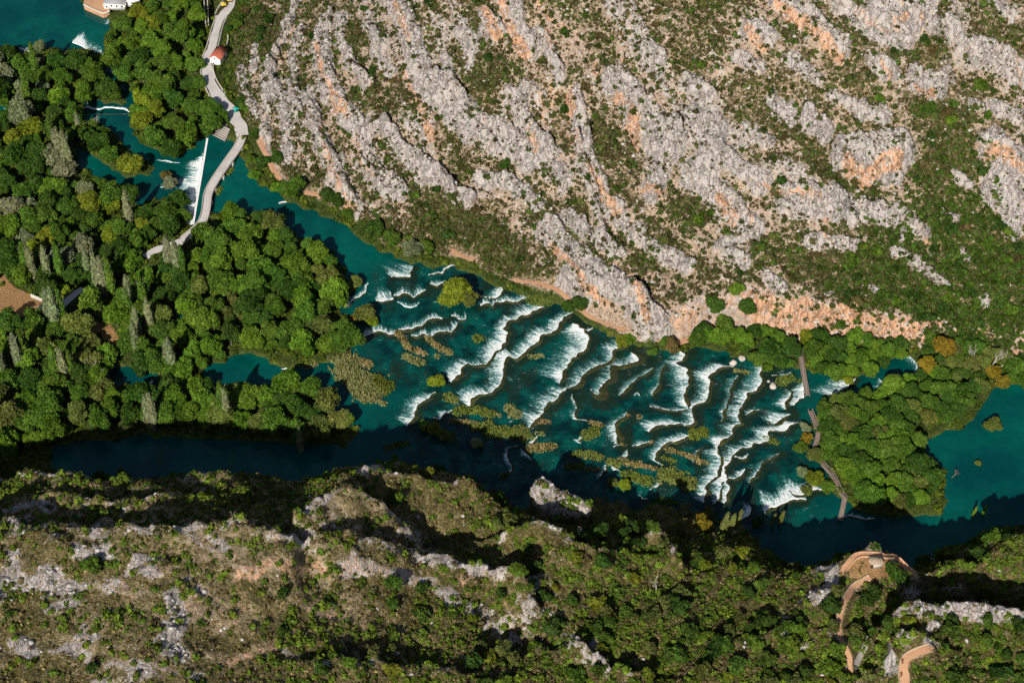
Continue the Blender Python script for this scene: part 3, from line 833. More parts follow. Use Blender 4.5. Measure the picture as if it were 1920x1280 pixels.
def cascade(name_desc, pts, L, dens=1.0, flow=None, moss=2.4, drop=0.5, group='white cascades over the tufa barriers', label=None, kind='cascade', zoff=0.0):
    a = np.array(pts, float)
    w = on_level(a[:, 0], a[:, 1], 0.0)
    for _ in range(3):
        w = on_level(a[:, 0], a[:, 1], FW_(w[:, 0], w[:, 1]) + zoff)
    c = smooth_line(w, 0.55)
    r = np.random.RandomState(int(a.sum()) % 10000)
    T = np.gradient(c[:, :2], axis=0)
    k = np.ones(9) / 9
    for q in (0, 1):
        T[:, q] = np.convolve(np.pad(T[:, q], 4, 'edge'), k, 'valid')
    T /= np.linalg.norm(T, axis=1)[:, None] + 1e-9
    N = np.stack([-T[:, 1], T[:, 0]], -1)
    arc = np.concatenate([[0], np.cumsum(np.linalg.norm(np.diff(c[:, :2], axis=0), axis=1))])
    wig = (vnoise(arc * 0.45, arc * 0 + r.rand() * 99, 7) - .5) * 1.5 + (vnoise(arc * 0.16, arc * 0 + r.rand() * 99, 8) - .5) * 2.2
    c[:, :2] += N * (wig * smooth(0, 3, arc) * smooth(arc[-1], arc[-1] - 3, arc))[:, None]
    if flow is None:
        F = N * 0.6 + np.array([-0.9, 0.38]) * 0.4
    else:
        f = np.array([flow[0], -flow[1] * 1.41]); f /= np.linalg.norm(f)
        F = N * 0.15 + f * 0.85
    for q in (0, 1):
        F[:, q] = np.convolve(np.pad(F[:, q], 4, 'edge'), k, 'valid')
    F /= np.linalg.norm(F, axis=1)[:, None] + 1e-9
    Lm = L * 0.25 * 1.25 * (0.65 + 0.7 * vnoise(arc * 0.12, arc * 0 + 3.3, int(r.randint(20))))
    taper = smooth(-0.5, 4, arc) * smooth(arc[-1] + .5, arc[-1] - 4, arc)
    Lm = Lm * (0.25 + 0.75 * taper)
    vs = np.array([-0.3, 0, 0.5, 1.1, 2.0, -1, -1, -1, -1, -1])
    rows = []; reach = []; vv = []
    fr = np.array([0.0, 0.0, 0.06, 0.12, 0.22, 0.34, 0.48, 0.64, 0.82, 1.0])
    for i in range(10):
        s = fr[i] * Lm if i > 0 else -0.35 * np.ones(len(arc))
        p = c[:, :2] + F * s[:, None]
        zc = FW_(c[:, 0], c[:, 1])
        zl = FW_(p[:, 0], p[:, 1])
        if i == 0:
            z = zc + zoff + 0.02
        elif i == 1:
            z = zc + zoff + 0.32
        else:
            fall = np.exp(-(np.maximum(s, 0) / 0.9) ** 2)
            z = np.maximum(zl + 0.05 + 0.10 * (1 - fr[i]) * vnoise(arc * 0.9, s * 0.7, 5), 0) * 1 if False else zl + zoff * fall + 0.06 + 0.28 * fall + 0.16 * (1 - fr[i]) * (vnoise(arc * 0.9, s * 0.7 + i, 5))
        rows.append(np.column_stack([p, z])); reach.append(np.full(len(arc), max(fr[i], 0))); vv.append(s)
    Vt = np.vstack(rows)
    n = len(arc)
    fl = np.stack([np.tile(arc, 10) + r.rand() * 500, np.concatenate(vv), np.tile(dens * (0.85 + 0.15 * taper) + 0.30 * (vnoise(arc * 0.2, arc * 0 + 1.7, 9) - .5), 10)], -1)
    me = mesh_np('cascade', Vt, grid_faces(10, n), {'flow': fl, 'reach': np.concatenate(reach)}, True, [M_FOAM])
    o_ = tag(link(kind, me), label or ('white cascade ' + name_desc), 'cascade', group)
    if moss > 1.2:
        CREST.append((c, F, moss))
    if moss > 0:
        rows = []
        wd = moss * (0.45 + 1.1 * vnoise(arc * 0.18, arc * 0 + 7.7, 12)) * (0.3 + 0.7 * taper)
        for i, q in enumerate((-0.25, 0.0, 0.25, 0.55, 0.8, 1.0)):
            s = -q * wd - 0.15
            p = c[:, :2] + F * s[:, None]
            zl = FW_(p[:, 0], p[:, 1])
            hgt = (-0.35, 0.34, 0.36, 0.28, 0.14, -0.25)[i]
            rows.append(np.column_stack([p, zl + zoff + hgt + (0.45 * (vnoise(arc * 0.8, s * 1.3 + i * 3, 14) - .5) if 0 < i < 5 else 0)]))
        me = mesh_np('tufa_barrier', np.vstack(rows), grid_faces(6, n), None, True, [M_TUFA])
        tag(link('tufa_barrier', me), 'tufa barrier of cascade ' + name_desc, 'barrier', 'mossy tufa barriers across the river')


C = cascade
C('at the outlet into the open pool, leftmost of the long ones', [(762, 799), (768, 795), (773, 782), (778, 772), (782, 767), (792, 758), (807, 748), (811, 741), (817, 736)], 32)
C('from the round bush up to the second river bend', [(845, 716), (852, 711), (858, 706), (865, 698), (868, 690), (877, 684), (887, 685), (903, 684), (913, 683), (922, 675), (921, 667), (927, 657), (935, 653), (940, 643), (948, 637), (950, 627), (948, 615), (952, 605), (958, 601), (970, 601), (977, 592), (987, 592), (1000, 585), (1013, 578), (1022, 577)], 32, 1.08)
C('short one below the first reed bed', [(813, 783), (828, 786), (837, 778), (848, 769)], 16, 1.0, moss=1.6)
C('longest of all, winding from the reed bed to the slope', [(881, 762), (882, 752), (887, 745), (895, 741), (908, 740), (923, 737), (930, 728), (938, 718), (943, 708), (945, 697), (945, 680), (950, 668), (957, 667), (967, 671), (975, 667), (980, 662), (988, 653), (1000, 646), (1010, 637), (1011, 630), (1018, 626), (1032, 626), (1040, 618), (1047, 608), (1050, 602), (1058, 595), (1067, 590), (1075, 586)], 30, 1.08)
C('broad and curved like a bow beside the footpath', [(1048, 719), (1054, 712), (1053, 697), (1060, 687), (1067, 678), (1073, 670), (1083, 663), (1093, 657), (1100, 647), (1102, 635), (1101, 627), (1095, 620), (1085, 613), (1075, 607)], 44, 1.12)
C('tiny one at the bank under the grey shrub', [(1095, 617), (1103, 622), (1112, 616)], 12, 1.1, moss=1)
C('below the bow-shaped cascade, reaching the reeds', [(993, 802), (1000, 788), (1010, 780), (1017, 770), (1025, 755), (1033, 751), (1044, 750), (1048, 738), (1057, 732), (1064, 727)], 36, 1.05)
C('speckled one right of the bow-shaped cascade', [(1066, 728), (1080, 718), (1087, 707), (1095, 698), (1108, 690), (1120, 687), (1133, 680), (1147, 667), (1150, 655), (1167, 648), (1184, 646)], 30, .86, moss=3)
C('broken one with a kink in mid river', [(1107, 731), (1120, 738), (1123, 728), (1133, 718), (1147, 705), (1143, 698), (1148, 688), (1170, 684), (1196, 675), (1184, 661)], 28, .88, moss=5)
C('thin trickle left of the round moss ledge', [(1103, 790), (1092, 786), (1082, 780), (1076, 760), (1073, 740)], 10, .85, (-1, -.1), moss=1.5)
C('left of the upright mossy ledge among the reeds', [(1160, 836), (1153, 828), (1150, 817), (1153, 797), (1158, 788), (1167, 780), (1176, 773)], 22, .9, (-1, -.1), moss=3.6)
C('upright one in mid river with horizontal streaks', [(1290, 768), (1287, 757), (1285, 740), (1285, 727), (1288, 717), (1287, 705), (1283, 698), (1288, 692), (1276, 684), (1266, 680), (1277, 675), (1280, 667), (1272, 656)], 32, 1.05, (-1, -.12))
C('low one joining the foot of the upright cascade', [(1218, 762), (1235, 768), (1257, 771), (1273, 770), (1288, 767)], 20, .85, (-.9, -.5), moss=2)
C('hooked one that starts at the pale boulders', [(1215, 809), (1233, 800), (1253, 795), (1272, 792), (1293, 795), (1304, 789), (1302, 778), (1302, 768), (1310, 760), (1322, 752), (1328, 743), (1330, 730), (1332, 720), (1332, 705), (1338, 698), (1347, 692), (1354, 687), (1375, 688)], 30, 1.08, (-1, -.28))
C('arched one above the diagonal reed strip', [(1243, 874), (1232, 864), (1230, 850), (1240, 837), (1248, 829), (1262, 825), (1283, 820), (1298, 815)], 20, .98, (-.9, -.45))
C('short one left of the arched cascade', [(1185, 836), (1208, 833), (1218, 827)], 14, .95, (-.8, -.6), moss=1.5)
C('upper half of the long line right of the hooked one', [(1344, 838), (1350, 828), (1367, 822), (1370, 808), (1375, 800), (1388, 795), (1385, 787), (1383, 773), (1392, 762), (1397, 747), (1400, 738), (1420, 734), (1422, 723), (1427, 712), (1428, 698), (1433, 690), (1432, 680)], 30, 1.02, (-1, -.25))
C('lower half of the long line, ending in the shade', [(1320, 942), (1322, 923), (1320, 915), (1332, 905), (1340, 897), (1345, 885), (1343, 875), (1348, 867), (1347, 847), (1344, 838)], 32, 1.1, (-1, -.1))
C('foaming in double curls towards the walkways', [(1338, 945), (1347, 937), (1353, 923), (1350, 910), (1363, 892), (1355, 880), (1363, 870), (1372, 855), (1387, 842), (1407, 838), (1418, 832), (1440, 825), (1445, 810), (1468, 807), (1480, 800), (1497, 792)], 30, 1.1, (-.95, -.25), moss=1.6)
C('curled short one at the edge of the shaded water', [(1356, 943), (1363, 935), (1368, 913), (1360, 905), (1368, 897), (1383, 897), (1397, 880)], 22, 1.1, moss=1.8)
C('small one above the curled cascades', [(1377, 856), (1395, 858), (1403, 851)], 12, 1.1, moss=1.5)
C('fan-shaped one below the bridge bushes', [(1438, 792), (1450, 794), (1467, 784), (1482, 777)], 40, .98, (-1, -.35))
C('half-round one beside the sandy boulder', [(1473, 768), (1473, 757), (1482, 743), (1480, 735), (1472, 729)], 24, 1.05, (-1, .1))
C('under the upper wooden walkway', [(1488, 760), (1500, 750), (1508, 738), (1507, 716)], 28, 1.12, (-1, .12), moss=1)
C('thin one above the sandy boulder', [(1447, 704), (1460, 704), (1484, 698)], 14, .95, (-.9, -.3), moss=1.5)
C('faint one in the pool left of the fan-shaped fall', [(1398, 778), (1410, 774), (1424, 768)], 16, .85, (-1, -.3), moss=2)
C('frothy chute right of the upper walkway', [(1549, 741), (1565, 737), (1580, 730), (1604, 711)], 44, 1.25, (-1, -.1), moss=1.5)
C('small one at the mouth of the round green pool', [(1646, 731), (1663, 720), (1648, 710)], 22, 1.0, (-1, .05), moss=1.2)
C('rim of foam round the small green pool', [(1736, 690), (1720, 684), (1706, 672), (1690, 664)], 22, .92, (-.5, 1), moss=0)
C('wide burst of foam left in the shadow', [(1392, 972), (1404, 968), (1410, 954), (1403, 944)], 26, 1.0, (-.7, -1), moss=1.6)
C('great spray at the edge of the big shadow', [(1434, 962), (1440, 950), (1460, 945), (1482, 938), (1512, 937)], 44, 1.35, (-.35, -1), moss=1.6)
C('spray round the bush below the walkways', [(1478, 918), (1500, 926), (1514, 924), (1542, 918)], 32, 1.3, (-.3, -1), moss=1.6)
# upper rapids
C('long pale chute at the head of the rapids', [(733, 519), (757, 519), (766, 517), (772, 507), (774, 500)], 80, 1.0, (-1, -.5), moss=1.5)
C('smooth tongue of water between two wooded islets', [(705, 564), (720, 566), (735, 561), (733, 549)], 52, 1.1, (-.5, -1), moss=1.2)
C('ragged one in the middle of the rapids', [(738, 554), (748, 556), (755, 551), (763, 551), (775, 557), (783, 555), (790, 550), (799, 544)], 22, 1.05, (-.2, -1), moss=1.6)
C('speckled eddy below the ragged rapids', [(745, 566), (770, 576), (786, 568)], 18, .8, (-.2, -1), moss=0)
C('thin one along the far bank', [(803, 516), (818, 513), (832, 508), (843, 502), (854, 498)], 10, 1.0, (-.6, -.6), moss=1)
C('small one left of the wooded river islet', [(806, 532), (817, 538), (825, 536), (834, 527)], 18, 1.0, (-.6, -.8), moss=1.4)
C('left of the trees at the foot of the wood', [(640, 574), (653, 572), (658, 564), (670, 556), (682, 548), (691, 532)], 16, 1.1, (-.4, -1), moss=1)
C('wide white one below the leaning island trees', [(672, 633), (688, 632), (698, 626), (715, 623), (728, 625), (740, 626), (747, 620)], 24, 1.2, (-.1, -1), moss=2)
C('rising one right of the wide white one', [(747, 618), (757, 617), (767, 618), (773, 616), (790, 613), (800, 608), (805, 601), (817, 598), (830, 598)], 20, 1.1, (-.2, -1), moss=2)
C('zigzag one above the grassy bars', [(771, 629), (780, 630), (793, 626), (807, 633), (817, 626), (828, 622), (837, 623), (847, 625), (853, 614), (858, 606)], 24, 1.02, (-.2, -1), moss=2)
C('small one at the foot of the wooded river islet', [(846, 592), (860, 598), (873, 597), (872, 586)], 16, 1.05, (-.3, -1), moss=1.2)
C('right of the wooded river islet', [(901, 573), (913, 571), (923, 574), (928, 568), (938, 566), (950, 564), (962, 567), (973, 563), (992, 558)], 20, 1.1, (-.5, -1), moss=2)
C('ring of foam above the right of the islet', [(900, 556), (920, 556), (935, 553), (939, 543), (937, 533)], 28, .98, (-1, -.15), moss=1.5)
C('faint step left of the kinked cascade', [(1160, 742), (1172, 726), (1190, 710), (1210, 698), (1226, 690)], 14, .64, (-1, -.3), moss=2)
C('faint step between the upright and the kinked cascade', [(1222, 742), (1232, 722), (1240, 700), (1246, 682)], 16, .62, (-1, -.15), moss=2)
C('faint step right of the hooked cascade', [(1352, 790), (1358, 768), (1366, 745), (1372, 720), (1384, 704)], 14, .64, (-1, -.2), moss=1.8)
C('faint step below the arched cascade', [(1300, 868), (1306, 850), (1318, 838)], 14, .66, (-1, -.2), moss=1.5)
C('faint step in the pool beside the curls', [(1404, 905), (1416, 880), (1436, 862), (1462, 850)], 14, .6, (-1, -.2), moss=1.8)
# small streams among the reeds
for q, (pts, L, fl, lab) in enumerate([
    ([(957, 888), (956, 873), (950, 862), (946, 852), (950, 840), (975, 835)], 12, (-1, -.2), 'narrow one running into the shade left of the rock pillar'),
    ([(997, 864), (988, 850), (975, 841)], 14, (-1, .3), 'short one above the rock pillar'),
    ([(1120, 898), (1134, 884), (1136, 872)], 16, (-1, .1), 'steep one right of the rock pillar'), ([(1156, 861), (1173, 855), (1176, 843)], 18, (-1, .2), 'between two grassy bars'),
    ([(1164, 884), (1155, 880), (1146, 872)], 12, (-1, .6), 'small one under the twin bushes'), ([(1219, 918), (1236, 906), (1241, 895)], 16, (-1, .2), 'left of the thick reed bed'), ([(1198, 928), (1206, 934), (1214, 936)], 8, (-.2, -1), 'tiny one left of the bright green bar'),
    ([(990, 836), (1004, 826), (1008, 818)], 12, (-1, .2), 'tiny one above the sandy bar'), ([(955, 792), (960, 790)], 8, (-1, 0), 'speck of foam above the reeds'), ([(1090, 832), (1080, 826), (1092, 818)], 10, (-1, -.3), 'little one left of the tufted islet'), ([(1200, 744), (1196, 736), (1190, 742)], 10, (-1, 0), 'speck of foam in the mid pool'), ([(1150, 838), (1165, 834)], 16, (-1, -.1), 'flat jet under the upright mossy ledge'), ([(1640, 972), (1590, 968), (1570, 976)], 10, (.2, -1), 'faint one beyond the last walkway')]):
    C(lab, pts, L, .95, fl, moss=1.0)
# lower river beyond the weir
C('at the lip of the big left lake', [(136, 80), (150, 85), (164, 92), (184, 99), (193, 103)], 46, 1.4, (-.2, -1), moss=0)
C('beside the pale tree at the big left lake', [(36, 91), (50, 96), (66, 99)], 16, 1.2, (-.5, -1), moss=0)
C('small one by the stone quay', [(198, 46), (203, 42), (206, 36)], 26, .9, (-1, -.2), moss=0)
C('thin white stream through the left wood', [(194, 110), (203, 117), (212, 128), (220, 139)], 9, 1.1, (-.8, .2), moss=0)
C('flat line across the left wood channel', [(150, 203), (166, 202), (182, 204), (200, 201), (216, 203), (230, 204), (248, 211)], 8, 1.15, (0, -1), moss=0)
C('white patch at the left picture edge', [(-12, 212), (6, 212), (20, 203)], 16, 1.1, (-.4, -1), moss=0)
C('tiny fall in the shaded left channel', [(268, 724), (280, 722), (286, 712)], 16, 1.1, (-1, .1), moss=0)
C('tiny fall at the mouth of the left channel', [(528, 692), (537, 692), (540, 686)], 16, 1.1, (-1, .1), moss=0)
C('streaks left of the weir', [(300, 352), (312, 350), (330, 340)], 30, .85, (-1, .1), moss=0)
C('upper streaks left of the weir', [(296, 300), (316, 302), (336, 306)], 26, .9, (-1, .1), moss=0)

MOSS = np.zeros(X.shape)
for l_, f_, m_ in CREST:
    sl, d, t_ = local_dist(X, Y, l_[:, :2] - f_ * (m_ * .9), 14)
    MOSS[sl] = np.maximum(MOSS[sl], smooth(m_ * 2.2 + 1.0, m_ * .2, d) * (.35 + .9 * fbm(X[sl] / 5, Y[sl] / 5, 37, 3)))
casc = smooth(650, 740, PXW) * smooth(1560, 1480, PXW) * smooth(1010, 960, PYW) * smooth(480, 520, PYW)
casc *= 1 - 0.8 * smooth(700, 740, PYW) * smooth(800, 740, PXW)
wf_faces = grid_faces(*X.shape, keep=fk)
used = np.unique(wf_faces)
remap = np.zeros(X.size, np.int64); remap[used] = np.arange(len(used))
WV = np.stack([X, Y, ZW], -1).reshape(-1, 3)[used]


def water_shader(t):
    P = t.pos()
    c = t.attr('cascade_bed', 'Fac'); ms = t.attr('moss', 'Fac')
    n1 = t.noise(P, 0.03, 3); n2 = t.noise(t.mapv(P, (0.12, 0.05, 0.1), (0, 0, 0.9)), 1.0, 4, .6); n3 = t.noise(P, 0.45, 4, .65); n4 = t.noise(P, 0.13, 4, .6)
    deep = t.mix(t.ramp(n1, .35, .65), (0.0, 0.046, 0.046), (0.0005, 0.086, 0.070))
    deep = t.mix(t.ramp(n4, .42, .64, 0, .4), deep, (0.0, 0.040, 0.042))
    bed = t.mix(t.ramp(n4, .34, .66), (0.001, 0.017, 0.018), (0.001, 0.074, 0.060))
    cur = t.noise(t.mapv(P, (0.06, 0.5, 0.1), (0, 0, -.35)), 1.0, 4, .65)
    bed = t.mix(t.ramp(cur, .54, .72, 0, .5), bed, (0.004, 0.085, 0.075))
    col = t.mix(c, deep, bed)
    moss = t.mix(n3, (0.003, 0.013, 0.011), (0.017, 0.031, 0.014))
    col = t.mix(t.m('MULTIPLY', t.ramp(n2, 0.48, 0.66), t.m('MULTIPLY', c, 0.8)), col, moss)
    col = t.mix(t.ramp(t.m('ADD', ms, t.m('MULTIPLY', t.m('SUBTRACT', n3, .5), 1.4)), .3, .75, 0, .9), col, moss)
    flk = t.noise(t.mapv(P, (0.35, 1.1, 0.5), (0, 0, -.4)), 1.0, 4, .7)
    col = t.mix(t.m('MULTIPLY', t.m('MULTIPLY', t.ramp(flk, .60, .72), t.ramp(n4, .48, .62)), t.m('MULTIPLY', c, .7)), col, (0.45, 0.58, 0.56))
    w = t.noise(t.mapv(P, (0.5, 0.28, 0.3), (0, 0, 0.5)), 1.0, 4, .6)
    return t.bsdf(col, 0.10, t.bump(w, 0.3, t.m('ADD', .25, t.m('MULTIPLY', c, .6)) if False else 0.5), 0.3)


M_WATER = mat('river_water', water_shader)
me = mesh_np('river_water', WV, remap[wf_faces], {'cascade_bed': casc.reshape(-1)[used], 'moss': MOSS.reshape(-1)[used]}, True, [M_WATER])
tag(link('river_water', me), kind='structure')

# ---------------------------------------------------------------- stone, timber, paint
def simple(name, c1, c2, scale=1.2, rough=0.85, bump=0.25, spec=.2):
    def b(t):
        P = t.pos(); n = t.noise(P, scale, 4, .65)
        n2 = t.noise(P, scale * .12, 2)
        c = t.mix(n, c1, c2)
        c = t.mix(t.ramp(n2, .45, .7, 0, .3), c, tuple(x * .6 for x in c1))
        return t.bsdf(c, rough, t.bump(n, bump, .7), spec)
    return mat(name, b)


M_ROAD = simple('pale_asphalt', (0.44, 0.41, 0.395), (0.60, 0.565, 0.545), 1.0, .9, .05)
M_STONE = simple('pale_stone', (0.40, 0.36, 0.31), (0.62, 0.58, 0.52), 1.4)
M_GREYSTONE = simple('grey_stone', (0.22, 0.20, 0.18), (0.42, 0.39, 0.36), 1.6)
M_PATH = simple('orange_earth_path', (0.40, 0.22, 0.12), (0.62, 0.37, 0.22), .9, .95, .08)
M_TIMBER = simple('weathered_timber', (0.20, 0.155, 0.13), (0.36, 0.29, 0.25), 2.0, .8, .05)
M_DARKWOOD = simple('dark_timber', (0.06, 0.04, 0.03), (0.13, 0.09, 0.06), 2.0)
M_ROOF = simple('red_roof_tiles', (0.34, 0.085, 0.055), (0.47, 0.15, 0.10), 1.5, .8, .15)
M_WHITE = simple('white_render', (0.72, 0.71, 0.69), (0.82, 0.81, 0.79), .8, .85, .02)
M_DARK = simple('dark_opening', (0.012, 0.012, 0.014), (0.02, 0.02, 0.022), 1, .5, 0)
M_GREYROOF = simple('grey_roof_sheet', (0.25, 0.25, 0.27), (0.34, 0.34, 0.36), .5, .6, .02)
M_TEAL = simple('turquoise_paint', (0.02, 0.32, 0.27), (0.04, 0.42, 0.36), 1, .5, .01)
M_ORANGE = simple('orange_canvas', (0.75, 0.25, 0.03), (0.8, 0.33, 0.05), 1, .8, .01)
M_YELLOW = simple('yellow_canvas', (0.75, 0.50, 0.04), (0.8, 0.58, 0.08), 1, .8, .01)
M_BOULDER = simple('pale_boulder', (0.42, 0.36, 0.32), (0.68, 0.60, 0.55), .7, .9, .5)
M_CONCRETE = simple('pale_concrete', (0.52, 0.50, 0.46), (0.66, 0.64, 0.6), 1, .85, .04)
M_SAND = simple('sandstone_slab', (0.34, 0.26, 0.18), (0.48, 0.38, 0.28), 1.2, .9, .05)
M_BROWN = simple('brown_wood', (0.16, 0.06, 0.04), (0.22, 0.09, 0.06), 1, .7, .02)


def ribbon(line, width, lift=0.0, jit=0.0, seed=0, thick=0.0):
    """flat strip along a line; thick > 0 gives it sides"""
    line = np.asarray(line, float)
    n = len(line)
    T = np.gradient(line[:, :2], axis=0); T /= np.linalg.norm(T, axis=1)[:, None] + 1e-9
    N = np.stack([-T[:, 1], T[:, 0]], -1)
    w = np.broadcast_to(np.asarray(width, float), (n,)) / 2
    s = np.arange(n) * 0.35
    wl = w + jit * (vnoise(s, s * 0 + seed, 3) - .5) * 2; wr = w + jit * (vnoise(s, s * 0 + seed + 9, 4) - .5) * 2
    zz = line[:, 2] + lift
    rows = [np.column_stack([line[:, :2] + N * wl[:, None], zz]), np.column_stack([line[:, :2] + N * (wl * .33)[:, None], zz + .03]),
            np.column_stack([line[:, :2] - N * (wr * .33)[:, None], zz + .03]), np.column_stack([line[:, :2] - N * wr[:, None], zz])]
    if thick > 0:
        rows = [rows[0] - [0, 0, thick]] + rows + [rows[3] - [0, 0, thick]]
    V = np.vstack(rows)
    return V, grid_faces(len(rows), n)[:, ::-1]


def offset_line(line, off):
    T = np.gradient(line[:, :2], axis=0); T /= np.linalg.norm(T, axis=1)[:, None] + 1e-9
    N = np.stack([-T[:, 1], T[:, 0]], -1)
    o_ = line.copy(); o_[:, :2] += N * np.reshape(off, (-1, 1))
    return o_


def wall_along(line, h, w, base=0.6, jit=0.12, seed=0):
    n = len(line)
    T = np.gradient(line[:, :2], axis=0); T /= np.linalg.norm(T, axis=1)[:, None] + 1e-9
    N = np.stack([-T[:, 1], T[:, 0]], -1) * (w / 2)
    top = line[:, 2] + h + jit * (np.random.RandomState(seed).rand(n) - .5) * 2
    rows = [np.column_stack([line[:, :2] + N, line[:, 2] - base]), np.column_stack([line[:, :2] + N, top]), np.column_stack([line[:, :2] - N, top]), np.column_stack([line[:, :2] - N, line[:, 2] - base])]
    V = np.vstack(rows)
    F = np.vstack([grid_faces(4, n)[:, ::-1], [[0, n, 2 * n, 3 * n]], [[n - 1, 4 * n - 1, 3 * n - 1, 2 * n - 1]]])
    return V, F


def obj(name, VF, material, parent=None, **kw):
    return link(name, mesh_np(name, VF[0], VF[1], None, kw.pop('smooth_', False), [material]), parent, **kw)


def thing(name, label, cat, loc, rz=0.0, group=None):
    o_ = bpy.data.objects.new(name, None)
    COL.objects.link(o_)
    o_.location = loc; o_.rotation_euler = (0, 0, rz); o_.empty_display_size = 1
    return tag(o_, label, cat, group)


# road, verge, footpaths
r0 = obj('road', ribbon(road_l, road_w, 0.10, .7, 1), M_ROAD); tag(r0, kind='structure')
r1 = obj('road', ribbon(road2_l, 4.6, 0.10, .4, 2), M_ROAD); tag(r1, kind='structure')
r2 = obj('road', ribbon(road3_l, 3.6, 0.10, .5, 3), M_ROAD); tag(r2, kind='structure')
for n_, l_, w_ in path_l + view_l:
    l2 = l_.copy()
    p_ = obj('footpath', ribbon(l2, w_, 0.12, .6, 5), M_PATH); tag(p_, kind='structure')

# road bridge over the river
mid = bridge_l[len(bridge_l) // 2]
br = thing('road_bridge', 'long low curved stone road bridge crossing the river above the weir', 'bridge', (mid[0], mid[1], 0))
bl = bridge_l - np.array([mid[0], mid[1], 0])
obj('deck', ribbon(bl, 4.4, 0.04, 0, 0, .7), M_ROAD, br)
for s_ in (-1, 1):
    obj('parapet', wall_along(offset_line(bl, s_ * 2.1), 0.7, .35, .5, .03), M_STONE, br)
for i in range(4, len(bl) - 3, 5):
    T_ = bl[i + 1] - bl[i - 1]
    obj('pier', box(bl[i, 0], bl[i, 1], -0.6, 2.2, 5.0, 5.0, math.atan2(T_[1], T_[0])), M_STONE, br)

# weir
wa = on_level(np.array([389.0, 362.0]), np.array([260.0, 422.0]), 0.0)
wc = wa.mean(0)
wr_ = thing('weir', 'straight stone weir wall with white water spilling off its left side', 'weir', (wc[0], wc[1], 0))
wl_ = np.linspace(wa[0], wa[1], 40) - wc
obj('crest_wall', wall_along(wl_, 0.22, 1.1, 5, .02), M_CONCRETE, wr_)
F_ = np.array([-1.0, 0.1])
arc = np.linspace(0, np.linalg.norm(wa[1] - wa[0]), 160)
ll = np.linspace(wa[0], wa[1], 160)
rows = []; rc = []; vv = []
Lm = (1.5 + 9.5 * smooth(0.12, 0.35, arc / arc[-1])) * (0.6 + 0.8 * vnoise(arc * .12, arc * 0, 31))
for i, fr_ in enumerate((0, 0.0, .05, .12, .2, .32, .46, .62, .8, 1.0)):
    s_ = fr_ * Lm
    p_ = ll[:, :2] + F_ * (s_ + (0.3 if i else -.5))[:, None]
    z_ = np.where(s_ < 1.0, 0.30 - 3.2 * smooth(0.1, 1.0, s_), -2.88) + .12 * vnoise(arc, s_, 6)
    rows.append(np.column_stack([p_, z_]) - wc); rc.append(np.full(160, fr_ * .9)); vv.append(s_)
me = mesh_np('spill', np.vstack(rows), grid_faces(10, 160), {'flow': np.stack([np.tile(arc, 10), np.concatenate(vv), np.full(1600, 1.35)], -1), 'reach': np.concatenate(rc)}, True, [M_FOAM])
link('spill', me, wr_)

# house with the red roof
def gable_house(name, label, px, py, z, L, W, eave, ridge, rz, roofm, wallm):
    p = on_level(np.array(px), np.array(py), z)
    h = thing(name, label, 'house', (p[0], p[1], z), rz)
    w2 = W / 2
    prof = [(-w2, 0), (-w2, eave), (0, ridge), (w2, eave), (w2, 0)]
    v = [(x, 0, zz - .8 * (zz == 0)) for x, zz in prof] + [(x, L, zz - .8 * (zz == 0)) for x, zz in prof]
    f4 = [(0, 5, 6, 1), (4, 3, 8, 9), (0, 1, 3, 4), (5, 9, 8, 6)]
    f3 = [(1, 2, 3), (6, 8, 7)]
    me_ = bpy.data.meshes.new('wall'); me_.from_pydata(v, [], f4 + f3); me_.materials.append(wallm); link('wall', me_, h)
    sl_ = (ridge - eave) / w2
    ov = .45
    for s in (-1, 1):
        a = []
        for yy in (-ov * .6, L + ov * .6):
            a += [(0, yy, ridge + .05), (s * (w2 + ov), yy, eave - sl_ * ov + .05), (0, yy, ridge + .25), (s * (w2 + ov), yy, eave - sl_ * ov + .22)]
        f = [(0, 1, 5, 4), (2, 6, 7, 3), (0, 2, 3, 1), (4, 5, 7, 6), (1, 3, 7, 5), (0, 4, 6, 2)]
        rf = obj('roof', (np.array(a), np.array(f)), roofm, h)
        rows_ = []
        for k_ in range(1, 9):                       # courses of tiles
            q = k_ / 9.0
            xx = s * (w2 + ov) * q; zz = ridge + .25 + (eave - sl_ * ov - ridge - .03) * q
            rows_.append(box(xx, L / 2, zz + .02, .10, L + .5, .10))
        obj('tile_course', join(rows_), roofm, rf)
    obj('ridge_cap', box(0, L / 2, ridge + .28, .35, L + .5, .16), roofm, h)
    wd_ = obj('window', box(-.1, -.03, eave * .98, .75, .08, .95), M_DARK, h)
    obj('frame', join([box(-.1, -.06, eave * .98 + .52, .95, .08, .1), box(-.1, -.06, eave * .98 - .52, .95, .10, .1), box(-.52, -.06, eave * .98, .1, .08, 1), box(.32, -.06, eave * .98, .1, .08, 1)]), wallm, wd_)
    dr = obj('door', box(w2 + .03, L * .6, 1.0, .06, 1.0, 2.0), M_DARKWOOD, h)
    return h


gable_house('house', 'small white house with a red tiled gable roof beside the road', 404.0, 119.5, 2.6, 9.6, 6.0, 3.3, 5.3, math.radians(-17), M_ROOF, M_WHITE)

# kiosk, stalls and low walls by the road
def at_flat(px, py, z):
    p = on_level(np.array(float(px)), np.array(float(py)), z)
    return (p[0], p[1], z)


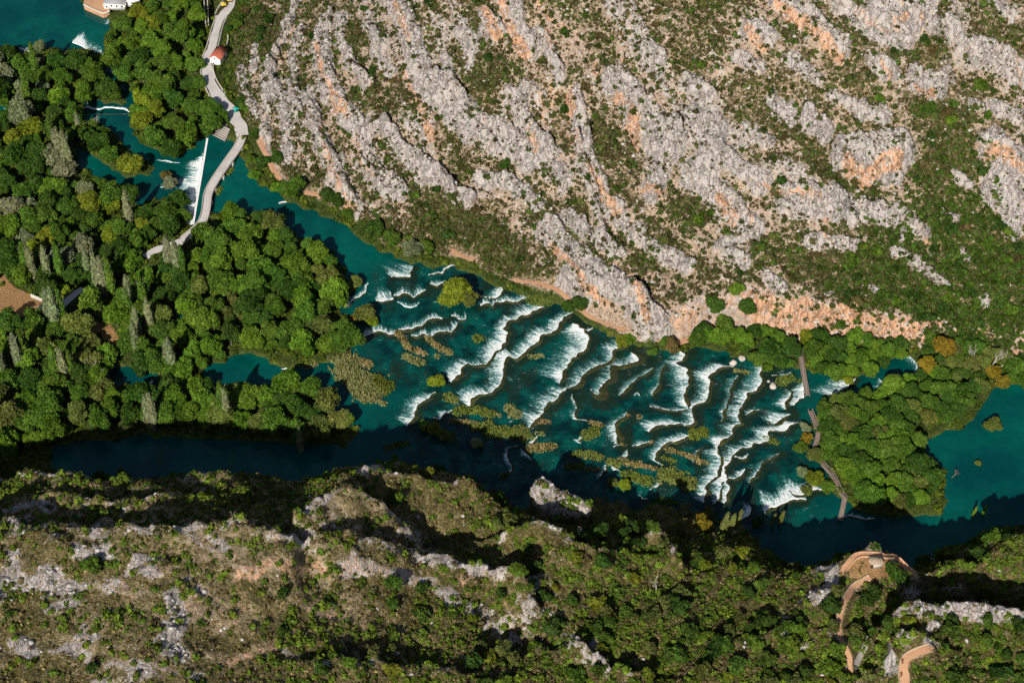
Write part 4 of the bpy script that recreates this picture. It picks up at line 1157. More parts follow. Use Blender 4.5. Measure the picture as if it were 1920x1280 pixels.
k_ = thing('kiosk', 'tiny turquoise kiosk on the road edge below the rocky slope', 'kiosk', at_flat(443, 209, 2.65), .5)
obj('cabin', box(0, 0, 1.1, 2.4, 1.8, 2.2), M_TEAL, k_); obj('roof', box(0, 0, 2.29, 2.8, 2.2, .16), M_TEAL, k_); obj('hatch', box(-.2, -.93, 1.4, 1.3, .06, .8), M_DARK, k_)
for px_, py_, m_, lab in ((416, 3, M_ORANGE, 'stall with an orange awning beside the road at the picture top'), (431, 5, M_YELLOW, 'stall with a yellow awning beside the road at the picture top'), (420, 14, M_YELLOW, 'small yellow-topped stall just below the two at the top')):
    s_ = thing('market_stall', lab, 'stall', at_flat(px_, py_, 2.6), .2, 'stalls beside the road')
    a_ = np.array([(-1.5, -1.2, 2.1), (1.5, -1.2, 2.1), (1.5, 1.2, 2.1), (-1.5, 1.2, 2.1), (0, -.9, 2.9), (0, .9, 2.9)])
    me_ = bpy.data.meshes.new('awning'); me_.from_pydata([tuple(q) for q in a_], [], [(0, 1, 4), (1, 2, 5, 4), (2, 3, 5), (3, 0, 4, 5)]); me_.materials.append(m_); link('awning', me_, s_)
    for qx in (-1.4, 1.4):
        for qy in (-1.1, 1.1):
            obj('post', tube((qx, qy, 0), (qx, qy, 2.1), .05, .05, 5), M_DARKWOOD, s_)
    obj('counter', box(0, -.6, .9, 2.6, .6, .1), M_DARKWOOD, s_)
for pts_, lab in (([(381, -20), (384, 20), (386, 48)], 'low cream wall, outer of the two running to the road fork'), ([(388, -20), (390, 20), (391, 46)], 'low cream wall, inner of the two running to the road fork'), ([(424, -5), (410, 14), (403, 30)], 'low pinkish wall beside the stalls'), ([(425, 86), (428, 74), (427, 68)], 'short orange wall behind the red-roofed house')):
    l_ = flat_line(pts_, 2.6, 1.0)
    c_ = l_[len(l_) // 2].copy()
    tag(obj('stone_wall', wall_along(l_ - c_, .7, .55, .8, .05), M_STONE, None, loc=tuple(c_)), lab, 'wall', 'low walls near the red-roofed house')
for sg, lab in ((1, 'long low wall on the cliff side of the road'), (-1, 'long low wall on the wood side of the road')):
    n0, n1 = int(len(road_l) * .56), int(len(road_l) * .86)
    l_ = offset_line(road_l, sg * (road_w / 2 + .5))[n0:n1]
    c_ = l_[len(l_) // 2].copy()
    tag(obj('stone_wall', wall_along(l_ - c_, .6, .5, .8, .08), M_STONE, None, loc=tuple(c_)), lab, 'wall', 'low walls near the red-roofed house')

# ruined landing at the top of the weir pool
m_ = thing('stone_landing', 'grey stepped stone landing with a ruined stub above the weir pool', 'landing', at_flat(416, 254, 0.2), -.62)
for i in range(6):
    obj('slab', box(0, i * 1.15 - 2.5, .5 + i * .28, 9.5 - i * .7, 1.05, .5 + i * .5), M_GREYSTONE, m_)
rb = []
rng = np.random.RandomState(5)
for i in range(26):
    an = rng.rand() * 6.28
    rb.append(box(-3.5 + 2.0 * math.cos(an), 5.0 + 1.6 * math.sin(an), 1 + 1.6 * rng.rand(), 1.0 + rng.rand(), .8 + .5 * rng.rand(), .6 + .6 * rng.rand(), rng.rand() * 3))
obj('ruined_stub', join(rb), M_GREYSTONE, m_)

# stone quay and buildings at the upper left
q_ = on_level(np.array([157., 193., 205., 200., 196., 165.]), np.array([10., 26., 22., -20., -60., -60.]), -6.0)
qv = np.vstack([q_ - [0, 0, 5], q_ + [0, 0, .6]]) - q_.mean(0)
me_ = bpy.data.meshes.new('quay'); nq = 6
me_.from_pydata([tuple(v) for v in qv], [], [tuple(range(nq, 2 * nq))[::-1]] + [(i, (i + 1) % nq, nq + (i + 1) % nq, nq + i) for i in range(nq)])
me_.materials.append(M_PATH)
qo = link('quay', me_, None, tuple(q_.mean(0)))
tag(qo, 'sandy three-cornered stone quay jutting into the big lake', 'quay')
ql = np.vstack([q_[[0, 1, 2]]]) - q_.mean(0) + [0, 0, .6]
obj('coping', wall_along(catmull(ql, 1.5), .25, .8, .4, .02), M_STONE, qo)
for px_, py_, lx, ly, hh, rm, lab in ((219, 6, 12, 11, 3.2, M_GREYROOF, 'flat grey-roofed white building behind the stone quay'), (250, 2, 8, 9, 3.0, M_WHITE, 'small white-roofed building right of the grey-roofed one'), (204, 8, 3, 9, 2.2, M_WHITE, 'narrow white shed between the quay and the grey roof')):
    b_ = thing('building', lab, 'building', at_flat(px_, py_, -5.2), -.1)
    obj('wall', box(0, 0, hh / 2 - .5, lx, ly, hh + 1), M_WHITE, b_); obj('roof', box(0, 0, hh + .14, lx + .6, ly + .6, .24), rm, b_)
    for i in range(int(lx // 3)):
        obj('window', box(-lx / 2 + 1.5 + i * 3, -ly / 2 - .02, hh * .55, 1.0, .06, 1.1), M_DARK, b_)

# wooden walkways over the cascades
WALK = [
    ('upper wooden walkway, straight, running down from the orange cliff', [(1497, 640), (1500, 660), (1505, 690), (1509, 715), (1514, 742)]),
    ('short wooden walkway piece below the upper one, at the wood edge', [(1519, 769), (1525, 783), (1529, 794), (1532, 804)]), ('middle wooden walkway piece between olive bushes', [(1535, 808), (1532, 824), (1527, 842)]),
    ('curved wooden walkway bending round the wooded island', [(1536, 856), (1545, 872), (1560, 889), (1569, 906), (1576, 922), (1583, 931)]), ('lowest wooden walkway, reaching into the shaded water', [(1585, 930), (1581, 948), (1575, 976)]),
]
for lab, pts_ in WALK:
    a_ = np.array(pts_, float)
    p0 = on_level(a_[:, 0], a_[:, 1], 5.0)
    zz = FW_(p0[:, 0], p0[:, 1]).max() + 1.3
    l_ = catmull(on_level(a_[:, 0], a_[:, 1], zz), .42)
    c_ = l_.mean(0); c_[2] = zz
    wk = thing('walkway', lab, 'walkway', tuple(c_), 0, 'wooden walkways across the head of the cascades')
    l_ = l_ - c_
    bd = []
    for i in range(1, len(l_) - 1):
        T_ = l_[i + 1] - l_[i - 1]
        bd.append(box(l_[i, 0], l_[i, 1], 0.0 + .02 * (i % 2), .36, 2.1, .09, math.atan2(T_[1], T_[0])))
    obj('deck', join(bd), M_TIMBER, wk)['kind'] = 'stuff'
    for s_ in (-1, 1):
        ol = offset_line(l_, s_ * 1.0)
        rl = [wall_along(ol + [0, 0, .95], .12, .12, 0, 0), wall_along(ol + [0, 0, .5], .08, .08, 0, 0)]
        rl = [(v, f) for v, f in rl]
        rail = obj('railing', join(rl), M_TIMBER, wk)
        for i in range(1, len(l_), 5):
            obj('post', box(ol[i, 0], ol[i, 1], .25, .16, .16, 1.7), M_TIMBER, rail)
    for i in range(2, len(l_) - 1, 9):
        T_ = l_[i + 1] - l_[i - 1]
        obj('trestle', join([box(l_[i, 0], l_[i, 1], -.2, .2, 2.6, .2, math.atan2(T_[1], T_[0])), box(*(offset_line(l_, .95)[i, :2]), -1.3, .22, .22, 2.4), box(*(offset_line(l_, -.95)[i, :2]), -1.3, .22, .22, 2.4)]), M_DARKWOOD, wk)

# lookout hut, walls, benches
pv = cast([1641], [1057], FT)[0]
h_ = thing('stone_hut', 'small flat-roofed pale stone hut on the lookout knoll', 'hut', (pv[0], pv[1], pv[2] - .3), .06)
obj('wall', join([box(0, 1.7, 1.3, 4.6, .4, 2.6), box(2.1, 0, 1.3, .4, 3.4, 2.6), box(-2.1, .9, 1.3, .4, 1.6, 2.6), box(.5, -1.6, 1.3, 3.4, .4, 2.6)]), M_STONE, h_)
obj('roof', box(0.1, 0, 2.75, 5.0, 4.2, .3, .03), M_SAND, h_)
obj('doorway', box(-1.65, -1.6, 1.05, .9, .2, 2.1), M_DARK, h_)
for k, (nm, l_, w_) in enumerate(view_l):
    for s_ in (-1, 1):
        ol = offset_line(l_, s_ * (w_ / 2 + .25))
        if (k == 2 and s_ == 1) or (k == 1 and s_ == 1):
            continue
        c_ = ol[len(ol) // 2].copy()
        side = 'outer' if s_ < 0 else 'inner'
        tag(obj('stone_wall', wall_along(ol - c_, .55, .5, .8, .18, k), M_SAND if k else M_PATH, None, loc=tuple(c_)), 'low dry stone wall on the %s side of the path along the %s' % (side, nm), 'wall', 'dry stone walls beside the lookout paths')
wl2 = land_line([(1602, 1250), (1612, 1232), (1622, 1212), (1630, 1196)], 0, 1.0)
c_ = wl2[len(wl2) // 2].copy()
tag(obj('stone_wall', wall_along(wl2 - c_, 1.0, 2.2, 1.5, .1), M_GREYSTONE, None, loc=tuple(c_)), 'broad grey stone wall slanting through the bushes below the lookout', 'wall')
for px_, py_, lab in ((1692, 1240, 'dark brown bench, upper of the two in the corner clearing'), (1690, 1264, 'dark brown bench, lower of the two in the corner clearing')):
    p_ = cast([px_], [py_], FT)[0]
    b_ = thing('bench', lab, 'bench', tuple(p_), 1.4, 'benches in the corner clearing')
    obj('seat', box(0, 0, .45, 2.2, .6, .12), M_BROWN, b_); obj('backrest', box(0, .32, .8, 2.2, .08, .6), M_BROWN, b_)
    for s_ in (-1, 1):
        obj('leg', box(s_ * .9, 0, .1, .12, .55, .7), M_BROWN, b_)
l_ = flat_line([(58, 553), (72, 559), (94, 567)], 1.2, 1.0); c_ = l_[len(l_) // 2].copy()
tag(obj('stone_wall', wall_along(l_ - c_, .8, .7, 1.2, .1), M_STONE, None, loc=tuple(c_)), 'pale stone wall along the edge of the brown field', 'wall')

# small white boat
bp = on_level(np.array(530.), np.array(381.), 0.0)
nb = 9; tt = np.linspace(-1, 1, nb)
hw = .75 * (1 - np.abs(tt) ** 2.4) + .02
rows = [np.column_stack([tt * 2.2, -hw, np.full(nb, .45)]), np.column_stack([tt * 2.0, -hw * .55, np.full(nb, -.1)]), np.column_stack([tt * 2.0, hw * .55, np.full(nb, -.1)]), np.column_stack([tt * 2.2, hw, np.full(nb, .45)])]
bt = thing('rowing_boat', 'small white rowing boat moored at the river bank below the slope', 'boat', (bp[0], bp[1], .05), .25)
obj('hull', (np.vstack(rows), grid_faces(4, nb)), M_WHITE, bt, smooth_=True)
for q in (-.7, .6):
    obj('thwart', box(q, 0, .3, .25, 1.25, .06), M_TIMBER, bt)


# boulders in the river
def icosphere(sub):
    import bmesh
    bm = bmesh.new(); bmesh.ops.create_icosphere(bm, subdivisions=sub, radius=1)
    v = np.array([q.co[:] for q in bm.verts]); f = np.array([[q.index for q in p.verts] for p in bm.faces]); bm.free()
    return v, f


IV, IF = icosphere(3)


def rock_mesh(seed):
    r = np.random.RandomState(seed)
    v = IV.copy()
    for _ in range(9):
        d = r.randn(3); d /= np.linalg.norm(d)
        c = .62 + .3 * r.rand()
        k = v @ d
        v -= np.where(k > c, k - c, 0)[:, None] * d * .9
    v *= 1 + .12 * (vnoise(v[:, 0] * 3 + seed, v[:, 1] * 3 + v[:, 2] * 2, 2)[:, None] - .5)
    return v


for k, (px_, py_, r_, lab) in enumerate([(1374, 681, 2.2, 'pale pinkish boulder in the river under the bank trees'), (1391, 672, 2.0, 'cream boulder at the bank, right of the pinkish one'), (1449, 724, 2.1, 'sandy pitted boulder above the half-round cascade'), (1235, 957, 1.5, 'small pale round boulder at the edge of the shaded water'), (1282, 946, .8, 'tiny grey boulder below the reeds'), (993, 541, .9, 'tiny white boulder at the bank by the two low bushes'), (1441, 715, .8, 'tiny boulder left of the sandy one')]):
    p_ = at_flat(px_, py_, 0)
    zz = float(FW_(p_[0], p_[1])); p_ = at_flat(px_, py_, zz)
    tag(obj('boulder', (rock_mesh(k + 3) * [1.15, 1, .75], IF), M_BOULDER, None, loc=(p_[0], p_[1], zz + .1 * r_), rot=(0, 0, k), scale=(r_ * .85,) * 3), lab, 'boulder', 'boulders in the river')
#STAGE3
# ---------------------------------------------------------------- foliage
def leaf_shader(var=0.5):
    def b(t):
        oi = t.n('ShaderNodeObjectInfo')
        tint = t.attr('tint', 'Fac')
        base = oi.outputs['Color']
        hs = t.n('ShaderNodeHueSaturation')
        t.put(hs.inputs['Color'], base)
        t.put(hs.inputs['Hue'], t.m('ADD', 0.5, t.m('MULTIPLY', t.m('SUBTRACT', tint, 0.5), -0.02)))
        t.put(hs.inputs['Saturation'], 1.0)
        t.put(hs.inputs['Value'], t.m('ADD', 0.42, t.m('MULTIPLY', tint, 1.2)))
        d = t.n('ShaderNodeBsdfDiffuse'); t.put(d.inputs['Color'], hs.outputs[0])
        tr = t.n('ShaderNodeBsdfTranslucent'); t.put(tr.inputs['Color'], hs.outputs[0])
        mx = t.n('ShaderNodeMixShader'); t.put(mx.inputs[0], .22); t.put(mx.inputs[1], d.outputs[0]); t.put(mx.inputs[2], tr.outputs[0])
        return mx.outputs[0]
    return b


def tinted_shader(t):
    c = t.attr('leaf_color')
    d = t.n('ShaderNodeBsdfDiffuse'); t.put(d.inputs['Color'], c)
    tr = t.n('ShaderNodeBsdfTranslucent'); t.put(tr.inputs['Color'], c)
    mx = t.n('ShaderNodeMixShader'); t.put(mx.inputs[0], .15); t.put(mx.inputs[1], d.outputs[0]); t.put(mx.inputs[2], tr.outputs[0])
    return mx.outputs[0]


M_LEAF = mat('foliage', leaf_shader())
M_TINT = mat('scrub_foliage', tinted_shader)
M_BARK = simple('bark', (0.10, 0.085, 0.065), (0.20, 0.17, 0.14), 2.0, .9, .1)
M_PALEBARK = simple('pale_bark', (0.34, 0.31, 0.26), (0.55, 0.51, 0.45), 2.0, .9, .1)


def cards(C_, N_, size, r, aspect=1.0, up=None):
    """one small bent leaf spray (two triangles as a quad) at each point, facing roughly along N_"""
    n = len(C_)
    N_ = N_ / (np.linalg.norm(N_, axis=1)[:, None] + 1e-9)
    a = r.randn(n, 3) if up is None else np.tile(np.array(up, float), (n, 1)) + .25 * r.randn(n, 3)
    Tn = a - N_ * (a * N_).sum(1)[:, None]
    Tn /= np.linalg.norm(Tn, axis=1)[:, None] + 1e-9
    B = np.cross(N_, Tn)
    s = (np.asarray(size) * (.6 + .8 * r.rand(n)))[:, None] / 2
    sh = (r.rand(n, 1) - .5) * .7
    V = np.stack([C_ - Tn * s * aspect - B * s * .8, C_ - Tn * s * .2 * aspect + B * s * 1.0 + N_ * s * sh, C_ + Tn * s * aspect + B * s * .5, C_ + Tn * s * .3 * aspect - B * s * 1.0 - N_ * s * sh], 1).reshape(-1, 3)
    F = np.arange(4 * n).reshape(n, 4)
    return V, F


S2V, S2F = icosphere(2)
S1V, S1F = icosphere(1)


def sphere_pts(r, n):
    d = r.randn(n, 3)
    return d / np.linalg.norm(d, axis=1)[:, None]


def crown_mesh(seed, R=5.0, H=8.0, base=2.5, nl=13, n=1500, size=.95, flat=1.0, name='crown'):
    """lobed crown: leaf sprays on the skins of many overlapping lobes"""
    r = np.random.RandomState(seed)
    cz = base + H * .5
    lc = []
    while len(lc) < nl:
        p = r.uniform(-1, 1, 3)
        if (p ** 2).sum() < 1 and p[2] > -.75:
            lc.append(p)
    lc = np.array(lc)
    lc[0] = 0, 0, .25
    lr = r.uniform(.24, .44, nl) * R
    ctr = lc * np.array([R * .74, R * .74, H * .38]) + [0, 0, cz]
    wts = lr ** 2 / (lr ** 2).sum()
    Cs, Ns, Ts = [], [], []
    need = n
    while need > 0:
        k = r.choice(nl, need * 2, p=wts)
        d = sphere_pts(r, need * 2)
        d[:, 2] = np.where(d[:, 2] < -.45, -d[:, 2], d[:, 2])
        rad = lr[k] * (.78 + .48 * r.rand(need * 2) ** 1.6)
        p = ctr[k] + d * rad[:, None] * [1, 1, .92]
        ins = np.zeros(len(p), bool)
        for j in range(nl):
            ins |= (np.linalg.norm(p - ctr[j], axis=1) < lr[j] * .80)
        ok = ~ins & (p[:, 2] > base * .6)
        p, d, k = p[ok][:need], d[ok][:need], k[ok][:need]
        Cs.append(p); Ns.append(d); Ts.append(k); need -= len(p)
        if len(p) == 0:
            break
    P = np.vstack(Cs); Nn = np.vstack(Ns); K = np.concatenate(Ts)
    Nn = Nn + 1.0 * r.randn(*Nn.shape)
    V, F = cards(P, Nn, size, r)
    lobt = r.rand(nl) * .45
    tint = np.repeat(np.clip(lobt[K] + .55 * r.rand(len(K)), 0, 1), 4)
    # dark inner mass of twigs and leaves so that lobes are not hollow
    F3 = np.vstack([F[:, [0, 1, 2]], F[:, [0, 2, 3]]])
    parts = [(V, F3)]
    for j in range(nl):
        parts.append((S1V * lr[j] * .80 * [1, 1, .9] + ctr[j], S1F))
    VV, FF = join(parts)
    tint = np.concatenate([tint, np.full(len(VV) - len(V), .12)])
    return mesh_np(name, VV, FF, {'tint': tint}, False, [M_LEAF])


def trunk_mesh(seed, h=6.0, r0=.32, limbs=6, spread=2.6, m=None, name='trunk', top=None):
    r = np.random.RandomState(seed)
    top = top or h * 1.5
    pts = [np.array([0, 0, -1.0])]
    for i in range(4):
        pts.append(np.array([r.randn() * .18, r.randn() * .18, h * (i + 1) / 4]))
    parts = [tube(pts[i], pts[i + 1], r0 * (1 - .18 * i) * (1.25 if i == 0 else 1), r0 * (1 - .18 * (i + 1)), 7) for i in range(4)]
    for i in range(limbs):
        a = i / limbs * 6.283 + r.rand()
        z0 = h * (.45 + .5 * r.rand())
        e = np.array([math.cos(a) * spread * (.6 + .5 * r.rand()), math.sin(a) * spread * (.6 + .5 * r.rand()), min(top, z0 + 1.5 + 2.2 * r.rand())])
        b = np.array([0, 0, z0])
        mdl = (b + e) / 2 + [0, 0, .4]
        parts += [tube(b, mdl, r0 * .42, r0 * .28, 5), tube(mdl, e, r0 * .28, r0 * .08, 5)]
    V, F = join(parts)
    return mesh_np(name, V, F, None, True, [m or M_BARK])


def poplar_mesh(seed, h=22.0, R=2.1):
    r = np.random.RandomState(seed)
    n = 1100
    t = r.rand(n) ** .85
    prof = np.interp(t, [0, .08, .3, .6, .85, 1], [.25, .7, 1, .85, .5, .08]) * R
    a = r.rand(n) * 6.283
    lob = .75 + .4 * vnoise(a * 1.2 + seed, t * 7, 3)
    rr = prof * lob * np.sqrt(.45 + .55 * r.rand(n))
    P = np.column_stack([np.cos(a) * rr, np.sin(a) * rr, 1.2 + t * (h - 1.2)])
    N_ = np.column_stack([np.cos(a), np.sin(a), .3 * np.ones(n)]) + .5 * r.randn(n, 3)
    V, F = cards(P, N_, .85, r, 1.7, (0, 0, 1))
    tint = np.repeat(np.clip(.2 + .8 * r.rand(n), 0, 1), 4)
    return mesh_np('crown', V, F, {'tint': tint}, False, [M_LEAF])


def poplar_trunk(seed, h=22.0, R=2.1):
    r = np.random.RandomState(seed + 5)
    parts = [tube((0, 0, -1), (0, 0, h * .5), .34, .22, 7), tube((0, 0, h * .5), (0, 0, h * .97), .22, .03, 6)]
    for i in range(26):
        a = r.rand() * 6.283; z0 = 1.5 + r.rand() * h * .7
        L = 2.5 + 3 * r.rand(); q = R * (.75 + .35 * r.rand())
        b = np.array([0, 0, z0]); e = np.array([math.cos(a) * q, math.sin(a) * q, min(z0 + L, h)])
        parts.append(tube(b, e, .10, .035, 4))
    V, F = join(parts)
    return mesh_np('trunk', V, F, None, True, [M_PALEBARK])


CROWN = [crown_mesh(100 + i, R=5.4, H=7.6 + (i % 3), base=1.6, nl=20 + i % 7, n=2600, size=.78) for i in range(10)]
TRUNK = [trunk_mesh(200 + i) for i in range(3)]
BUSHC = [crown_mesh(300 + i, R=2.0, H=2.6, base=.15, nl=8 + i % 3, n=330, size=.6) for i in range(6)]
BUSHT = [trunk_mesh(330 + i, h=1.2, r0=.12, limbs=5, spread=1.0, name='stem', top=1.8) for i in range(2)]
POPC = [poplar_mesh(400 + i) for i in range(4)]
POPT = [poplar_trunk(400 + i) for i in range(4)]

TINTS = {'dark green': (0.042, 0.090, 0.015), 'mid green': (0.068, 0.132, 0.018), 'bright green': (0.096, 0.176, 0.019), 'yellow-green': (0.152, 0.190, 0.018), 'olive': (0.112, 0.138, 0.032), 'grey-green': (0.165, 0.190, 0.098), 'golden': (0.205, 0.160, 0.020), 'rusty olive': (0.13, 0.112, 0.036)}


def colour_of(word, r, s=.16):
    c = np.array(TINTS[word]) * (1 + s * (r.rand() - .5) * 2)
    return (*np.clip(c * (1 + .14 * (r.rand(3) - .5)), 0, 1), 1)


rt = np.random.RandomState(77)
RANKED = []


def tree(x, y, z, s, word, label, group, hs=1.0, name='broadleaf_tree', cat='tree', cr=None, tr=None, part='trunk'):
    o_ = bpy.data.objects.new(name, None)
    COL.objects.link(o_)
    o_.location = (x, y, z); o_.rotation_euler = (0, 0, rt.rand() * 6.283); o_.scale = (s * (.84 + .34 * rt.rand()), s * (.84 + .34 * rt.rand()), s * hs); o_.empty_display_size = .5
    tag(o_, label, cat, group)
    c = bpy.data.objects.new('crown', cr or CROWN[rt.randint(len(CROWN))]); COL.objects.link(c); c.parent = o_
    c.color = colour_of(word, rt) if cat != 'bush' else tuple(np.array(colour_of(word, rt)) * [.78, .74, .9, 1])
    t = bpy.data.objects.new(part, tr or TRUNK[rt.randint(len(TRUNK))]); COL.objects.link(t); t.parent = o_
    return o_


def poisson(poly, dist, r, tries=26, avoid=()):
    a = np.array(poly, float); lo = a.min(0); hi = a.max(0)
    n = int((hi - lo).prod() / dist ** 2 * tries / 3)
    c = lo + (hi - lo) * r.rand(n, 2)
    ok = in_poly(c[:, 0], c[:, 1], poly)
    for av in avoid:
        ok &= ~in_poly(c[:, 0], c[:, 1], av)
    c = c[ok]
    out = []; cell = {}
    for p in c:
        k = (int(p[0] // dist), int(p[1] // dist))
        if all((q[0] - p[0]) ** 2 + ((q[1] - p[1]) * 1.12) ** 2 >= dist * dist for i in (-1, 0, 1) for j in (-1, 0, 1) for q in cell.get((k[0] + i, k[1] + j), ())):
            out.append(p); cell.setdefault(k, []).append(p)
    return np.array(out)


ROADCLEAR = np.vstack([road_l[:, :2], bridge_l[:, :2], road2_l[:12, :2], road3_l[:14, :2]])


def plant_zone(poly, dist, words, where, group, size=(.75, 1.15), seed=1, hc=6.0, avoid=(), clear=4.0):
    r = np.random.RandomState(seed)
    n = 0
    big_ = poisson(poly, dist, r, avoid=avoid)
    fill = [q for q in poisson(poly, dist * .64, r, avoid=avoid) if np.hypot(big_[:, 0] - q[0], big_[:, 1] - q[1]).min() > dist * .53 and -12 < q[0] < 1932 and q[1] > 4][:(0 if 'shaded' in where else 999)]
    for px_, py_, yng in [(a, b, False) for a, b in big_] + [(a, b, True) for a, b in fill]:
        s = size[0] + (size[1] - size[0]) * r.rand()
        if yng:
            s = .52 + .26 * r.rand()
        p = on_level(px_, py_, 0.0)
        for _ in range(3):
            p = on_level(px_, py_, float(FW_(p[0], p[1])) + 1 + hc * s)
        if np.hypot(ROADCLEAR[:, 0] - p[0], ROADCLEAR[:, 1] - p[1]).min() < clear - 1 + 3.2 * s:
            continue
        z = float(FT(p[0], p[1]))
        zw = float(FW_(p[0], p[1]))
        z = max(z, zw - .2)
        w = words[min(int(vnoise(px_ / 60.0, py_ / 60.0, 19) * 1.35 * len(words) - .17 * len(words) + r.randn() * .9) % len(words), len(words) - 1)]
        big = 'young' if yng else ('large' if s > (size[0] + size[1]) / 2 else 'mid-sized')
        t_ = tree(p[0], p[1], z, s, w, 'leafy tree', group, .9 + .3 * r.rand(), 'young_tree' if yng else 'broadleaf_tree')
        RANKED.append((t_, '%s %s tree' % (big, w), where, px_, py_, (min(q[1] for q in poly), max(q[1] for q in poly))))
        n += 1
    return n


MIX = ['dark green', 'mid green', 'bright green', 'yellow-green', 'mid green', 'olive', 'dark green']
FIELDPX = [(-20, 512), (22, 530), (60, 552), (95, 562), (95, 592), (-20, 600)]
POOLS = [[(300, 578), (348, 578), (352, 606), (312, 610)], [(150, 590), (205, 590), (238, 635), (225, 655), (185, 640)], [(198, 682), (296, 682), (300, 736), (205, 738)], [(366, 700), (395, 668), (460, 650), (545, 676), (566, 702), (520, 732), (400, 738)], [(160, 212), (222, 246), (292, 300), (352, 295), (352, 368), (300, 380), (255, 390), (236, 342), (285, 335), (290, 305), (225, 270)], [(130, 270), (165, 280), (200, 305), (240, 335), (200, 350), (140, 330)]]
cnt = {}
cnt['a'] = plant_zone([(208, 66), (226, 34), (290, 10), (374, -14), (376, 60), (366, 120), (378, 170), (410, 205), (428, 226), (396, 228), (384, 246), (350, 268), (300, 274), (264, 258), (244, 225), (256, 190), (230, 140), (200, 95)], 30, ['mid green', 'bright green', 'mid green', 'dark green', 'bright green', 'mid green', 'yellow-green'],
                      'wood by the red-roofed house', 'wood by the red-roofed house', (.85, 1.25), 3)
cnt['b'] = plant_zone([(-20, 88), (30, 100), (80, 104), (140, 104), (172, 122), (200, 150), (225, 185), (150, 188), (140, 215), (165, 225), (215, 262), (238, 285), (274, 312), (236, 318), (160, 260), (135, 265), (140, 318), (195, 345), (245, 360), (255, 378), (300, 368), (330, 350), (340, 372), (344, 405), (300, 440), (268, 460), (240, 500), (180, 535), (100, 545), (20, 515), (-20, 500)], 31, ['dark green', 'mid green', 'bright green', 'mid green', 'dark green', 'grey-green', 'mid green', 'yellow-green'],
                      'wood left of the weir', 'wood left of the weir', (.85, 1.25), 4, avoid=POOLS)
cnt['c'] = plant_zone([(330, 470), (380, 415), (420, 390), (480, 396), (560, 436), (612, 470), (640, 520), (628, 560), (600, 590), (640, 612), (655, 640), (630, 655), (540, 648), (460, 645), (400, 668), (370, 690), (290, 690), (220, 670), (230, 640), (160, 560), (210, 560), (290, 490)], 32, ['dark green', 'mid green', 'bright green', 'mid green', 'bright green', 'mid green', 'dark green', 'olive'],
                      'wood below the road bridge', 'wood below the road bridge', (.9, 1.3), 5, avoid=POOLS)
cnt['d'] = plant_zone([(-20, 605), (60, 600), (150, 605), (200, 650), (196, 712), (280, 722), (370, 716), (440, 712), (520, 708), (580, 712), (620, 745), (648, 775), (652, 795), (600, 806), (560, 815), (450, 795), (380, 785), (250, 785), (140, 790), (120, 815), (40, 830), (-20, 860)], 32, ['dark green', 'mid green', 'bright green', 'mid green', 'olive', 'bright green'],
                      'wood beside the big shadow', 'wood at the edge of the big shadow', (.9, 1.3), 6, avoid=POOLS)
cnt['e'] = plant_zone([(1530, 760), (1560, 750), (1640, 728), (1720, 705), (1790, 690), (1850, 712), (1830, 735), (1800, 775), (1740, 805), (1722, 840), (1750, 875), (1750, 925), (1700, 942), (1630, 945), (1600, 915), (1580, 880), (1548, 850), (1545, 800)], 25, ['dark green', 'mid green', 'bright green', 'mid green', 'dark green', 'olive'],
                      'island by the right lake', 'wooded island by the right lake', (.62, 1.0), 7)
cnt['f'] = plant_zone([(1296, 628), (1325, 596), (1380, 592), (1440, 612), (1480, 640), (1488, 672), (1420, 678), (1385, 650), (1310, 636)], 25, ['dark green', 'mid green', 'bright green'],
                      'bank left of the upper walkway', 'bank trees under the orange cliff', (.6, .95), 8)
cnt['g'] = plant_zone([(1512, 628), (1560, 622), (1640, 640), (1690, 640), (1668, 668), (1640, 690), (1570, 696), (1522, 684)], 24, ['dark green', 'mid green', 'bright green', 'yellow-green'],
                      'bank right of the upper walkway', 'bank trees right of the upper walkway', (.6, .9), 9)
cnt['h'] = plant_zone([(1728, 645), (1790, 640), (1850, 660), (1930, 680), (1940, 712), (1880, 712), (1800, 690), (1735, 690)], 26, ['dark green', 'mid green', 'olive', 'golden'],
                      'bank above the right lake', 'bank trees above the right lake', (.6, .9), 10)
print('TREES', cnt, sum(cnt.values()))


def spot(px_, py_, hc):
    p = on_level(float(px_), float(py_), 0.0)
    for _ in range(3):
        p = on_level(float(px_), float(py_), max(float(FT(p[0], p[1])), float(FW_(p[0], p[1])) - .1) + hc)
    return p[0], p[1], max(float(FT(p[0], p[1])), float(FW_(p[0], p[1])) - .1)


